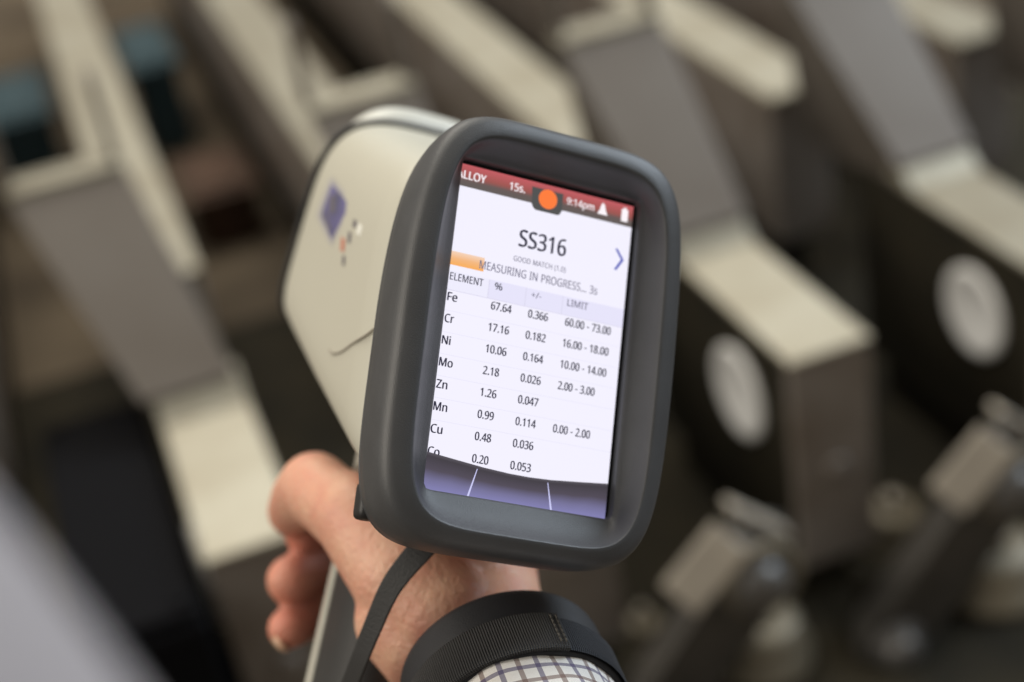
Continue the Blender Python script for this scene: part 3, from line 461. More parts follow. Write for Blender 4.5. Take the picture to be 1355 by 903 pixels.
'G':(584,'326,302,524,302,524,22,493,12,462,5,431,-1,398,-5,362,-7,323,-8,267,-4,217,8,173,28,136,55,105,89,81,130,63,176,52,229,49,286,53,343,65,395,84,442,111,482,145,517,186,544,233,564,286,577,346,581,377,580,407,577,437,572,465,565,491,557,516,547,489,484,468,493,445,501,421,508,395,513,369,516,342,517,298,514,259,505,225,489,195,468,170,441,150,409,136,373,127,332,124,286,127,243,134,202,146,166,164,133,187,106,216,84,251,68,292,58,340,55,364,55,385,56,404,59,421,61,437,65,452,68,452,238,326,238','25,27,26,25,28,27,25,29,28,24,29,25,24,30,29,24,31,30,23,31,24,23,32,31,23,37,32,37,36,32,36,35,32,35,34,32,34,33,32,22,39,23,39,38,23,38,37,23,22,40,39,21,40,22,21,41,40,21,42,41,21,43,42,20,43,21,20,44,43,19,44,20,19,45,44,19,46,45,18,46,19,18,47,46,17,47,18,17,48,47,65,1,0,65,64,1,64,2,1,16,48,17,16,49,48,16,50,49,63,2,64,15,50,16,15,51,50,14,51,15,14,52,51,14,53,52,13,53,14,13,54,53,12,54,13,12,55,54,62,2,63,12,56,55,61,2,62,60,2,61,59,2,60,12,57,56,58,2,59,57,2,58,11,57,12,11,2,57,10,2,11,10,3,2,10,4,3,9,4,10,9,5,4,9,6,5,8,6,9,8,7,6'),
'H':(594,'516,0,443,0,443,267,150,267,150,0,78,0,78,573,150,573,150,330,443,330,443,573,516,573','5,7,6,5,8,7,9,11,10,9,0,11,5,3,8,3,9,8,3,2,9,2,0,9,5,4,3,1,0,2'),
'I':(272,'239,0,32,0,32,42,99,57,99,515,32,531,32,573,239,573,239,531,172,515,172,57,239,42','5,7,6,5,8,7,4,8,5,4,9,8,3,9,4,3,10,9,2,10,3,2,11,10,1,11,2,1,0,11'),
'L':(420,'78,0,78,573,150,573,150,64,400,64,400,0','0,2,1,0,3,2,0,4,3,0,5,4'),
'M':(727,'330,0,142,502,139,502,140,490,141,477,142,461,142,444,143,426,144,407,144,387,144,367,144,347,144,0,78,0,78,573,184,573,361,103,364,103,544,573,650,573,650,0,578,0,578,352,578,371,579,389,579,408,580,426,580,443,581,460,582,475,583,489,584,501,581,501,390,0','13,2,14,2,15,14,2,1,15,1,16,15,17,32,18,32,19,18,32,31,19,31,20,19,13,3,2,0,16,1,17,33,32,30,20,31,13,4,3,29,20,30,13,5,4,28,20,29,13,6,5,27,20,28,13,7,6,26,20,27,13,8,7,25,20,26,24,20,25,13,9,8,23,20,24,13,10,9,22,20,23,13,11,10,21,20,22,13,12,11,0,17,16,0,33,17'),
'N':(609,'532,0,447,0,141,476,138,476,139,462,140,448,141,432,142,415,142,397,143,378,144,359,144,340,144,320,144,0,78,0,78,573,161,573,467,99,470,99,469,109,469,121,468,137,467,155,466,173,466,193,465,213,464,232,464,249,464,573,532,573','14,3,15,3,16,15,3,2,16,2,17,16,27,29,28,27,0,29,14,4,3,1,17,2,14,5,4,14,6,5,14,7,6,14,8,7,14,9,8,14,10,9,14,11,10,14,12,11,14,13,12,26,0,27,25,0,26,24,0,25,23,0,24,22,0,23,21,0,22,20,0,21,19,0,20,18,0,19,1,18,17,1,0,18'),
'O':(626,'577,287,576,244,570,204,561,166,547,132,531,101,510,73,486,49,459,29,428,13,393,1,355,-6,314,-8,271,-6,232,1,196,13,165,29,138,49,114,73,94,101,78,132,65,167,56,204,51,245,49,288,52,344,62,396,78,442,100,482,130,517,166,545,208,565,258,577,314,581,369,577,417,565,459,545,495,517,524,483,547,442,564,396,574,344,125,287,127,241,134,200,145,163,161,131,182,104,207,83,238,67,273,58,314,55,354,58,390,67,420,83,445,104,465,131,481,163,492,200,499,241,501,287,496,354,481,411,456,457,421,491,373,511,314,518,274,515,238,506,207,490,182,469,161,443,145,411,134,374,127,333','32,34,33,32,35,34,31,35,32,31,36,35,30,36,31,30,37,36,29,66,30,66,37,30,29,67,66,65,37,66,65,38,37,28,67,29,28,68,67,64,38,65,28,69,68,63,38,64,28,70,69,63,39,38,27,70,28,27,71,70,62,39,63,27,72,71,62,40,39,26,72,27,26,73,72,61,40,62,61,41,40,25,73,26,25,74,73,60,41,61,24,74,25,60,0,41,24,42,74,23,42,24,23,43,42,59,0,60,59,1,0,22,43,23,59,2,1,22,44,43,58,2,59,21,44,22,58,3,2,57,3,58,21,45,44,20,45,21,57,4,3,20,46,45,56,4,57,19,46,20,56,5,4,19,47,46,55,5,56,19,48,47,54,5,55,18,48,19,54,6,5,18,49,48,53,6,54,17,49,18,53,7,6,17,50,49,52,7,53,17,51,50,51,7,52,17,7,51,16,7,17,16,8,7,15,8,16,15,9,8,14,9,15,14,10,9,13,10,14,13,11,10,12,11,13'),
'P':(485,'229,573,297,568,352,553,393,528,421,495,439,454,444,404,443,381,439,358,433,336,423,316,411,296,395,278,375,262,351,249,324,238,292,230,256,225,216,223,150,223,150,0,78,0,78,573,223,511,150,511,150,285,208,285,242,286,272,290,298,296,320,306,338,318,352,334,362,352,368,375,370,401,366,435,354,462,334,484,306,499,269,508','21,24,22,24,0,22,24,1,0,24,2,1,24,3,2,24,23,3,23,40,3,40,4,3,21,25,24,39,4,40,38,4,39,38,5,4,37,5,38,36,5,37,36,6,5,35,6,36,35,7,6,34,7,35,34,8,7,33,8,34,33,9,8,32,9,33,32,10,9,31,10,32,30,10,31,30,11,10,29,11,30,28,11,29,28,12,11,27,12,28,26,12,27,21,19,25,19,26,25,19,12,26,19,13,12,19,14,13,19,15,14,19,16,15,19,17,16,19,18,17,21,20,19'),
'R':(499,'236,573,281,571,320,565,353,555,381,540,404,522,422,500,434,474,442,444,444,410,442,381,437,356,427,334,415,315,401,298,385,285,367,274,349,264,330,257,487,0,403,0,264,237,150,237,150,0,78,0,78,573,232,510,150,510,150,298,236,298,278,301,312,310,338,325,355,347,366,374,370,407,368,430,363,450,355,467,343,480,328,491,310,500,287,505,261,509','24,27,25,27,0,25,27,1,0,27,2,1,27,3,2,27,4,3,27,5,4,27,26,5,26,43,5,43,6,5,24,28,27,42,6,43,41,6,42,41,7,6,40,7,41,39,7,40,38,7,39,38,8,7,37,8,38,36,8,37,36,9,8,35,9,36,35,10,9,34,10,35,34,11,10,33,11,34,33,12,11,32,12,33,32,13,12,31,13,32,31,14,13,30,14,31,29,14,30,29,15,14,24,22,28,22,29,28,22,15,29,22,16,15,22,17,16,22,18,17,22,21,18,21,19,18,24,23,22,20,19,21'),
'S':(440,'403,153,400,121,392,92,378,66,359,44,335,26,307,11,274,1,238,-6,198,-8,177,-8,157,-7,137,-5,118,-2,100,1,83,4,68,9,54,14,41,19,41,88,62,80,86,72,113,65,142,59,171,56,201,55,228,56,252,60,273,66,290,74,305,85,316,98,324,113,329,129,330,147,329,164,325,180,318,194,308,207,295,218,277,230,255,241,228,253,196,265,172,274,151,284,131,294,114,305,98,317,85,330,74,344,65,359,57,375,52,393,49,413,48,435,51,464,58,490,71,513,89,533,110,550,136,563,165,573,197,579,231,581,262,580,290,577,318,572,343,565,367,558,389,549,366,487,346,495,325,502,302,508,278,513,254,516,229,517,207,516,187,513,169,507,155,499,142,489,133,478,126,464,122,450,121,434,122,416,126,400,133,386,143,373,156,362,172,351,193,341,217,330,246,318,278,306,307,293,332,279,353,264,371,247,385,228,395,206,401,181','63,65,64,63,66,65,62,66,63,62,67,66,61,67,62,61,68,67,61,69,68,60,69,61,60,70,69,59,70,60,59,76,70,76,75,70,75,74,70,74,73,70,73,72,70,72,71,70,58,77,59,77,76,59,58,78,77,58,79,78,57,79,58,57,80,79,57,81,80,57,82,81,56,82,57,56,83,82,56,84,83,56,85,84,55,85,56,55,86,85,54,86,55,54,87,86,54,88,87,53,88,54,53,89,88,52,89,53,52,90,89,51,90,52,51,91,90,51,92,91,50,92,51,50,93,92,49,93,50,49,94,93,49,95,94,48,95,49,48,96,95,47,96,48,47,97,96,46,97,47,45,97,46,45,98,97,44,98,45,44,99,98,43,99,44,42,99,43,42,100,99,41,100,42,41,101,100,40,101,41,39,101,40,39,102,101,38,102,39,37,102,38,37,103,102,36,103,37,36,0,103,35,0,36,34,0,35,34,1,0,33,1,34,32,1,33,32,2,1,31,2,32,30,2,31,30,3,2,18,20,19,29,3,30,18,21,20,28,3,29,18,22,21,28,4,3,27,4,28,18,23,22,26,4,27,18,24,23,25,4,26,18,25,24,18,4,25,18,5,4,18,6,5,17,6,18,16,6,17,16,7,6,15,7,16,14,7,15,13,7,14,13,8,7,12,8,13,11,8,12,11,9,8,10,9,11'),
'T':(446,'259,0,187,0,187,509,8,509,8,573,437,573,437,509,259,509','3,5,4,3,6,5,2,6,3,1,7,2,7,6,2,1,0,7'),
'U':(586,'513,202,511,164,503,128,489,95,470,65,446,40,416,20,380,4,338,-5,290,-8,225,-2,171,18,128,50,97,93,78,144,72,204,72,573,144,573,144,201,148,158,161,122,182,93,211,72,248,59,294,55,327,57,355,63,379,73,399,88,415,105,427,126,435,149,440,174,442,202,442,573,513,573','15,17,16,15,18,17,33,35,34,33,0,35,14,18,15,32,0,33,32,1,0,14,19,18,31,1,32,31,2,1,14,20,19,30,2,31,13,20,14,30,3,2,29,3,30,13,21,20,28,3,29,28,4,3,12,21,13,12,22,21,27,4,28,26,4,27,12,23,22,26,5,4,25,5,26,12,24,23,24,5,25,12,5,24,11,5,12,11,6,5,11,7,6,10,7,11,10,8,7,9,8,10'),
'Y':(454,'227,291,376,573,454,573,263,222,263,0,191,0,191,219,0,573,79,573','6,8,7,6,0,8,0,2,1,0,3,2,6,3,0,6,4,3,5,4,6'),
'Z':(459,'427,0,30,0,30,55,332,508,40,508,40,573,419,573,419,518,118,64,427,64','4,6,5,4,7,6,4,3,7,3,8,7,2,8,3,2,9,8,2,0,9,1,0,2'),
'e':(452,'234,438,269,435,301,427,329,414,354,396,374,373,390,346,402,315,409,281,411,244,411,201,117,201,122,157,134,119,154,90,181,69,215,56,254,52,280,53,305,56,327,60,348,66,370,73,392,82,392,20,370,11,349,4,327,-1,304,-5,279,-7,251,-8,212,-5,176,3,143,17,114,36,90,61,70,91,56,126,47,167,44,212,47,257,55,297,68,333,86,364,108,390,134,411,164,426,198,435,233,380,202,377,175,366,154,348,137,323,125,293,119,257,338,257,336,281,333,302,326,322,318,338,306,353,292,364,276,373,256,378','47,1,0,47,2,1,46,2,47,46,3,2,45,3,46,45,4,3,44,4,45,44,5,4,43,48,44,48,5,44,43,49,48,63,5,48,62,5,63,43,50,49,61,5,62,61,6,5,43,51,50,60,6,61,42,51,43,59,6,60,42,52,51,59,7,6,58,7,59,41,52,42,41,53,52,57,7,58,57,8,7,56,8,57,40,53,41,40,54,53,56,9,8,55,9,56,40,55,54,40,9,55,39,9,40,39,10,9,38,11,39,11,10,39,38,12,11,37,12,38,37,13,12,36,13,37,36,14,13,35,14,36,35,15,14,22,24,23,21,24,22,35,16,15,20,24,21,34,16,35,19,24,20,34,17,16,18,24,19,17,24,18,34,24,17,33,24,34,33,25,24,32,25,33,32,26,25,32,27,26,31,27,32,31,28,27,31,29,28,30,29,31'),
'i':(207,'104,591,115,590,124,586,133,580,140,572,144,560,145,546,144,532,140,521,133,512,124,506,115,502,104,501,93,502,83,506,75,512,68,521,64,532,63,546,64,560,68,572,75,580,83,586,93,590,139,430,139,0,68,0,68,430','26,24,27,26,25,24,23,1,0,22,1,23,22,2,1,21,2,22,21,3,2,20,3,21,20,4,3,19,4,20,19,5,4,18,5,19,18,6,5,17,6,18,17,7,6,16,7,17,16,8,7,15,8,16,15,9,8,14,9,15,14,10,9,13,10,14,13,11,10,12,11,13'),
'm':(750,'540,438,584,434,621,421,649,401,669,371,681,330,685,280,685,0,615,0,615,277,613,308,606,333,594,353,577,367,555,376,528,379,490,374,460,362,438,342,423,315,414,280,411,237,411,0,342,0,342,277,341,298,337,317,332,333,325,347,315,359,303,367,289,374,272,377,253,379,227,377,204,370,185,360,170,347,158,329,150,308,144,283,140,255,139,223,139,0,68,0,68,430,125,430,136,371,140,371,149,385,160,398,173,409,186,418,201,425,217,431,233,435,249,437,266,438,298,436,325,430,349,420,369,406,386,388,398,366,402,366,418,388,438,406,461,420,486,430,512,436','56,58,57,69,1,0,55,58,56,55,59,58,68,1,69,54,59,55,68,2,1,53,59,54,53,60,59,67,2,68,44,46,45,44,47,46,52,60,53,67,3,2,52,61,60,66,3,67,51,61,52,50,61,51,50,62,61,65,3,66,65,4,3,49,62,50,64,15,65,15,4,65,49,32,62,32,63,62,48,33,49,33,32,49,48,34,33,64,16,15,14,4,15,31,63,32,48,35,34,13,4,14,64,17,16,30,63,31,44,48,47,44,39,48,39,38,48,38,37,48,37,36,48,36,35,48,13,5,4,29,63,30,12,5,13,29,64,63,29,17,64,29,18,17,28,18,29,11,5,12,27,18,28,27,19,18,26,19,27,10,5,11,10,6,5,25,19,26,25,20,19,44,40,39,9,6,10,24,20,25,44,41,40,9,7,6,24,21,20,23,21,24,8,7,9,44,42,41,23,22,21,44,43,42'),
'n':(496,'275,438,322,434,361,421,391,401,413,371,426,330,431,280,431,0,361,0,361,275,358,307,351,333,338,353,319,367,295,376,265,379,222,374,189,361,166,338,151,308,142,269,139,223,139,0,68,0,68,430,125,430,136,371,140,371,150,385,162,398,175,409,190,418,206,425,222,431,239,435,257,437','35,1,0,34,1,35,33,1,34,33,2,1,32,2,33,23,25,24,23,26,25,31,2,32,31,3,2,30,3,31,29,3,30,29,4,3,28,4,29,27,15,28,15,4,28,27,16,15,14,4,15,13,4,14,27,17,16,23,27,26,23,19,27,19,18,27,18,17,27,13,5,4,12,5,13,11,5,12,10,5,11,10,6,5,23,20,19,9,6,10,9,7,6,8,7,9,23,21,20,23,22,21'),
'o':(485,'442,216,440,181,436,150,428,121,417,95,404,71,388,51,369,33,348,18,324,7,299,-1,271,-6,241,-8,214,-6,188,-1,163,7,140,18,119,33,100,51,84,71,70,95,59,121,51,150,46,181,44,216,47,261,55,301,68,336,87,367,110,392,137,412,169,426,204,435,244,438,281,435,316,426,347,412,374,392,398,367,417,336,431,301,439,261,117,216,119,184,123,154,130,128,141,105,155,86,172,71,192,59,216,53,243,51,270,53,294,59,314,71,331,86,345,105,356,128,363,154,367,184,369,216,367,248,363,277,355,303,345,325,331,344,314,359,294,370,270,376,242,379,202,374,171,359,147,335,130,303,120,263','32,34,33,31,34,32,31,35,34,30,35,31,30,36,35,29,36,30,29,37,36,29,38,37,28,69,29,69,38,29,28,70,69,68,38,69,67,38,68,28,71,70,66,38,67,66,39,38,27,71,28,27,72,71,65,39,66,64,39,65,26,72,27,64,40,39,26,73,72,63,40,64,62,40,63,26,74,73,25,74,26,62,41,40,61,41,62,25,42,74,24,42,25,61,0,41,60,0,61,23,42,24,23,43,42,59,0,60,59,1,0,23,44,43,58,1,59,22,44,23,58,2,1,22,45,44,57,2,58,21,45,22,57,3,2,21,46,45,56,3,57,20,46,21,56,4,3,20,47,46,55,4,56,19,47,20,55,5,4,19,48,47,54,5,55,18,48,19,54,6,5,18,49,48,53,6,54,18,50,49,52,6,53,18,51,50,51,6,52,17,51,18,17,6,51,17,7,6,16,7,17,16,8,7,16,9,8,15,9,16,14,9,15,14,10,9,14,11,10,13,11,14,13,12,11'),
'p':(493,'273,438,322,432,365,413,401,383,428,339,444,284,449,216,447,170,439,129,427,93,410,62,390,37,365,17,337,3,306,-5,272,-8,251,-7,231,-4,213,1,197,7,182,15,170,24,158,33,148,44,139,55,134,55,135,45,136,33,137,20,138,7,139,-5,139,-16,139,-192,68,-192,68,430,126,430,136,371,139,371,148,383,158,394,170,405,182,414,197,422,213,429,231,434,251,437,260,379,233,377,210,371,190,362,174,349,161,333,152,313,145,289,141,261,139,229,139,216,140,182,144,152,150,126,159,103,172,85,188,70,208,59,233,53,261,51,286,53,308,60,326,72,341,88,354,108,364,131,371,157,375,186,376,217,373,262,363,302,348,334,325,359,296,374','45,1,0,44,1,45,43,1,44,43,2,1,33,35,34,33,36,35,42,2,43,41,2,42,40,2,41,40,3,2,39,3,40,38,3,39,37,46,38,46,3,38,46,79,3,79,4,3,37,47,46,37,48,47,78,4,79,33,37,36,33,53,37,53,52,37,52,51,37,51,50,37,50,49,37,49,48,37,77,4,78,77,5,4,76,5,77,75,5,76,33,54,53,75,6,5,74,6,75,33,55,54,33,56,55,73,6,74,33,57,56,73,7,6,72,7,73,33,58,57,72,8,7,71,8,72,33,59,58,70,8,71,70,9,8,33,25,59,25,60,59,69,9,70,25,61,60,69,10,9,68,10,69,25,62,61,67,10,68,25,63,62,67,11,10,66,11,67,25,24,63,24,64,63,33,26,25,23,64,24,65,11,66,23,65,64,23,11,65,33,27,26,22,11,23,22,12,11,21,12,22,33,28,27,20,12,21,33,29,28,20,13,12,19,13,20,18,13,19,33,30,29,18,14,13,17,14,18,16,14,17,16,15,14,33,31,30,33,32,31'),
'r':(331,'269,438,277,438,286,437,295,437,304,436,312,435,319,433,310,368,303,370,296,371,287,372,279,373,271,374,264,374,248,373,232,369,217,363,202,355,189,346,176,334,166,321,156,305,149,289,143,270,140,251,139,229,139,0,68,0,68,430,126,430,134,351,137,351,147,367,158,381,170,395,183,407,198,418,214,426,231,433,249,437','39,1,0,39,2,1,39,3,2,39,4,3,38,4,39,38,5,4,38,6,5,38,7,6,37,7,38,27,29,28,27,30,29,36,7,37,35,7,36,34,8,35,8,7,35,33,11,34,11,10,34,10,9,34,9,8,34,32,13,33,13,12,33,12,11,33,32,14,13,32,15,14,32,16,15,31,16,32,31,17,16,31,18,17,27,31,30,27,23,31,23,22,31,22,21,31,21,20,31,20,19,31,19,18,31,27,24,23,27,25,24,27,26,25'),
's':(384,'348,119,346,92,339,69,327,49,311,32,292,18,268,6,241,-2,210,-6,176,-8,148,-7,122,-5,99,-1,78,5,59,11,42,19,42,83,60,75,81,67,104,60,128,54,153,50,178,49,211,51,236,57,256,66,269,79,277,94,280,112,279,123,276,132,271,141,264,150,253,158,239,167,222,176,200,185,174,196,148,206,124,217,103,228,84,239,69,252,57,266,48,283,43,302,41,324,46,358,61,386,85,408,118,425,157,435,202,438,228,437,252,434,275,430,298,424,319,417,339,409,315,353,297,360,278,366,258,372,238,377,218,379,197,380,171,379,149,374,131,366,118,356,111,343,108,328,109,317,113,307,119,298,127,290,139,282,154,274,172,266,193,256,219,246,245,236,268,226,289,215,306,203,321,191,333,176,341,159,346,140','51,53,52,51,54,53,50,54,51,50,55,54,50,56,55,49,56,50,49,57,56,49,58,57,49,63,58,63,62,58,62,61,58,61,60,58,60,59,58,48,65,49,65,64,49,64,63,49,47,66,48,66,65,48,47,67,66,47,68,67,47,69,68,46,69,47,46,70,69,46,71,70,46,72,71,45,72,46,45,73,72,45,74,73,44,74,45,44,75,74,44,76,75,43,76,44,43,77,76,43,78,77,42,78,43,42,79,78,42,80,79,41,80,42,41,81,80,40,81,41,40,82,81,39,82,40,39,83,82,38,83,39,38,84,83,37,84,38,37,85,84,36,85,37,36,86,85,35,86,36,35,87,86,34,87,35,33,87,34,33,88,87,32,88,33,31,88,32,30,88,31,30,0,88,29,0,30,28,0,29,28,1,0,27,1,28,26,1,27,26,2,1,15,17,16,25,2,26,15,18,17,25,3,2,15,19,18,24,3,25,15,20,19,23,3,24,15,21,20,22,3,23,15,22,21,15,3,22,15,4,3,15,5,4,14,5,15,14,6,5,13,6,14,13,7,6,12,7,13,11,7,12,11,8,7,10,8,11,10,9,8'),
'u':(496,'427,430,427,0,370,0,359,57,356,57,346,43,334,31,321,20,306,11,290,4,273,-1,256,-5,238,-7,220,-8,187,-6,159,-1,134,8,112,21,95,38,81,59,71,85,65,114,63,148,63,430,135,430,135,153,137,122,145,96,158,76,176,62,200,53,230,51,260,53,285,59,306,69,323,82,336,100,345,121,352,146,356,175,357,206,357,430','22,24,23,22,25,24,40,0,41,40,1,0,39,1,40,38,1,39,22,26,25,21,26,22,37,1,38,21,27,26,36,1,37,20,27,21,35,3,36,3,1,36,20,28,27,19,28,20,34,3,35,19,29,28,33,3,34,19,30,29,18,30,19,32,4,33,4,3,33,32,5,4,2,1,3,18,31,30,31,5,32,18,5,31,18,6,5,17,6,18,17,7,6,16,7,17,16,8,7,16,9,8,15,9,16,15,10,9,14,10,15,14,11,10,14,12,11,13,12,14')}

def text(s, x0, x1, z, m, name='screen_text', weight=.0, height=None, lift=.06):
    """one line of print on the screen from x0 to x1 (mm), baseline z"""
    V, F_, pen = [], [], 0
    for dup in ((0, 0), (weight, weight*.35)) if weight else ((0, 0),):
        pen = 0
        for c in s:
            if c == ' ': pen += 260; continue
            adv, vs_, fs_ = GLYPHS[c]
            vs_ = [int(q) for q in vs_.split(',')]; fs_ = [int(q) for q in fs_.split(',')]; o_ = len(V)
            V += [(pen + dup[0] + vs_[i], dup[1] + vs_[i+1], dup[0]) for i in range(0, len(vs_), 2)]
            F_ += [tuple(o_ + q for q in fs_[i:i+3]) for i in range(0, len(fs_), 3)]
            pen += adv
    a, b_ = min(q[0] for q in V), max(q[0] for q in V); k = (x1-x0)/(b_-a); ky = k if height is None else height/585
    return obj(name, [S(x0 + (q[0]-a)*k, YS-lift-(.008 if q[2] else 0), z + q[1]*ky) for q in V], F_, m, disp)
text('ALLOY', -28.4, -19.2, 43.6, M_txtw, 'mode_text', 40, 2.5)
text('15s.', -11.7, -6.7, 43.7, M_txtw, 'timer_text', 40, 2.4)
text('9:14pm', 6.9, 16.0, 43.6, M_txtw, 'clock_text', 26, 2.2)
flat('bell_icon', [(17.2, 43.1), (20.6, 43.1), (19.9, 44.6), (19.5, 46.1), (18.9, 46.9), (18.3, 46.1), (17.9, 44.6)], M_txtw, disp, .06)
flat('battery_icon', [(25.2, 42.6), (27.4, 42.6), (27.4, 46.4), (26.8, 46.4), (26.8, 47), (25.8, 47), (25.8, 46.4), (25.2, 46.4)], M_txtw, disp, .06)
text('SS316', -7.0, 8.3, 27.4, M_txt, 'alloy_name_text', 44, 5.2)
text('GOOD MATCH (1.0)', -8.0, 8.8, 22.7, M_txt2, 'match_text', 26, 1.6)
text('MEASURING IN PROGRESS... 3s', -18.2, 19.7, 18.1, M_txt2, 'progress_text', 26, 2.5)
pts = [(24.2, 33.6), (26.4, 30.6), (24.4, 27.2), (25.2, 27.0), (27.4, 30.6), (25.0, 33.8)]
obj('chevron', [S(x, YS-.06, z) for x, z in pts], [(0, 1, 4, 5), (1, 2, 3, 4)], M_chev, disp)
text('ELEMENT', -26.7, -16.4, 13.0, M_txt, 'header_text', 28, 2.2); text('%', -12.8, -10.4, 13.0, M_txt, 'header_text', 28, 2.1)
text('+/-', -1.2, 2.0, 13.0, M_txt2, 'header_text', 28, 1.8); text('LIMIT', 10.4, 17.2, 12.9, M_txt2, 'header_text', 28, 2.1)
rows = [('Fe', 3.1, '67.64', '0.366', '60.00 - 73.00'), ('Cr', 2.9, '17.16', '0.182', '16.00 - 18.00'), ('Ni', 2.7, '10.06', '0.164', '10.00 - 14.00'), ('Mo', 4.2, '2.18', '0.026', '2.00 - 3.00'),
        ('Zn', 3.4, '1.26', '0.047', None), ('Mn', 4.2, '0.99', '0.114', '0.00 - 2.00'), ('Cu', 3.6, '0.48', '0.036', None), ('Co', 3.6, '0.20', '0.053', None)]
for i, (el, w, pc, er, lim) in enumerate(rows):
    z = 6.9 - 6.36*i; sh = -.06*i
    text(el, -26.75 + sh*.6, -26.75 + sh*.6 + w, z-.1, M_txt, 'element_text', 52, 2.5)
    text(pc, -13.3 + sh, -13.3 + sh + (6.5 if len(pc) == 5 else 5.0), z, M_txt, 'percent_text', 56, 2.4)
    text(er, -1.6 + sh, 4.8 + sh, z, M_txt, 'error_text', 56, 2.4)
    if lim: text(lim, 10.3 + sh*1.3, (25.3 if len(lim) > 11 else 22.2) + sh*1.3, z-.05, M_txt, 'limit_text', 54, 2.4)

# ------------------------------------------------------------------ person: hand, forearm, sleeves
FA0 = np.array([18.7, -10, -100.5]); FAD = np.array([.03, -.985, -.17]); FAD /= np.linalg.norm(FAD)
def capsule_rings(p, q, r0, r1, n=20, hemi=5):
    p, q = np.array(p, float), np.array(q, float); d = q-p; L = np.linalg.norm(d); d /= L
    e1 = np.cross(d, (0.3, .5, .81)); e1 /= np.linalg.norm(e1); e2 = np.cross(d, e1); prof = []
    for i in range(hemi+1): a = math.pi/2*(1 - i/hemi); prof.append((r0*math.cos(a) + 1e-4, -r0*math.sin(a)))
    for i in range(1, 6): t = i/6; prof.append((r0 + (r1-r0)*t, L*t))
    for i in range(hemi+1): a = math.pi/2*i/hemi; prof.append((r1*math.cos(a) + 1e-4, L + r1*math.sin(a)))
    return [[tuple((p + d*h + r*(math.cos(2*math.pi*j/n)*e1 + math.sin(2*math.pi*j/n)*e2))*mm) for j in range(n)] for r, h in prof]
chains = [
    # thumb: thenar, metacarpal, phalanges (x, b, u, radius in mm)
    [(7, 12, -98, 18), (-6, 26, -92, 17), (-19, 50, -84, 14.5), (-25, 65, -86, 12.3), (-27.5, 79, -88, 12.6), (-27, 92, -98, 11.2), (-26, 103, -108, 9.2)],
    [(5, 12, -108, 17), (-4, 22, -104, 16)],
    # web across the back of the handle
    [(-14, 40, -84, 13), (0, 31, -82, 13), (16, 32, -84, 13), (30, 46, -88, 13)],
    # fingers
    [(32, 56, -86, 12.5), (31, 90, -86, 10), (19, 109, -96, 9.2), (-4, 113, -110, 8.6), (-19, 104, -116, 7.8)],
    [(35, 50, -104, 12.5), (30, 88, -109, 10), (15, 106, -118, 9.4), (-6, 108, -128, 9), (-21, 97, -132, 9.2)],
    [(34, 42, -121, 12), (30, 80, -128, 9.5), (14, 98, -136, 8.8), (-6, 100, -144, 8.2), (-19.5, 89, -147, 7.6)],
    [(30, 33, -137, 11), (27, 68, -146, 8.5), (16, 84, -150, 7.8), (8, 88, -152, 7.2), (3, 88, -152, 6.8)],
    # palm
    [(15, -14, -102, 18), (32, 56, -88, 13.5)], [(20, -14, -102, 20), (35, 50, -104, 13.5)], [(22, -14, -105, 20), (34, 42, -121, 13.5)], [(22, -14, -109, 20), (30, 33, -137, 12.5)],
    [(30, 20, -100, 14), (30, 20, -122, 14)], [(29, -8, -99, 16), (36, 20, -102, 13)],
    # wrist and forearm
    [(15, -10, -102, 20), (15, -60, -111, 21), (15, -240, -146, 28)], [(26, -10, -103, 20), (26, -60, -112, 21), (27, -240, -146, 28)], [(20, -10, -107, 21), (20, -60, -115, 21), (21, -240, -150, 28)],
]
bm_v, bm_f = [], []
for ch in chains:
    for a, b_ in zip(ch[:-1], ch[1:]):
        v, f = loft(capsule_rings(a[:3], b_[:3], a[3], b_[3])); o_ = len(bm_v)
        bm_v += v; bm_f += [tuple(i + o_ for i in q) for q in f]
M_skin = mat('skin', (0.74, 0.44, 0.305), 0.46, noise=.2, nscale=85, col2=(0.66, 0.30, 0.215), bump=.6, bscale=520, sss=.25)
person = thing('person', 'right hand with checked shirt sleeve gripping the analyzer from below', 'person', mw=MB4)
hand = obj('hand', bm_v, bm_f, M_skin, person, True)
md = hand.modifiers.new('r', 'REMESH'); md.mode = 'VOXEL'; md.voxel_size = .0013; md.use_smooth_shade = True
ms = hand.modifiers.new('s', 'SMOOTH'); ms.factor = .5; ms.iterations = 9
dg = bpy.context.evaluated_depsgraph_get(); dg.update()
me = bpy.data.meshes.new_from_object(hand.evaluated_get(dg)); hand.modifiers.clear(); hand.data = me
me.polygons.foreach_set('use_smooth', [True]*len(me.polygons))
# redder skin at fingertips and knuckles: a colour attribute that belongs to the skin itself
tips = np.array([(-19, 104, -116), (-21, 97, -132), (-19.5, 89, -147), (-25.5, 112, -102), (-8, 84, -159)])*mm
co = np.empty(len(me.vertices)*3); me.vertices.foreach_get('co', co); co = co.reshape(-1, 3)
dmin = np.min(np.linalg.norm(co[:, None, :] - tips[None], axis=2), axis=1)
red = np.clip(1 - dmin/.024, 0, 1)
at = me.color_attributes.new('blood', 'FLOAT_COLOR', 'POINT')
at.data.foreach_set('color', np.stack([red, red, red, np.ones_like(red)], 1).ravel().astype(np.float32))
nt = M_skin.node_tree; p = nt.nodes['Principled BSDF']; src = p.inputs['Base Color'].links[0].from_socket
an = nt.nodes.new('ShaderNodeAttribute'); an.attribute_name = 'blood'; mx = nt.nodes.new('ShaderNodeMix'); mx.data_type = 'RGBA'
mx.inputs[7].default_value = (0.62, 0.16, 0.11, 1)
mt = nt.nodes.new('ShaderNodeMath'); mt.operation = 'MULTIPLY'; mt.inputs[1].default_value = .8
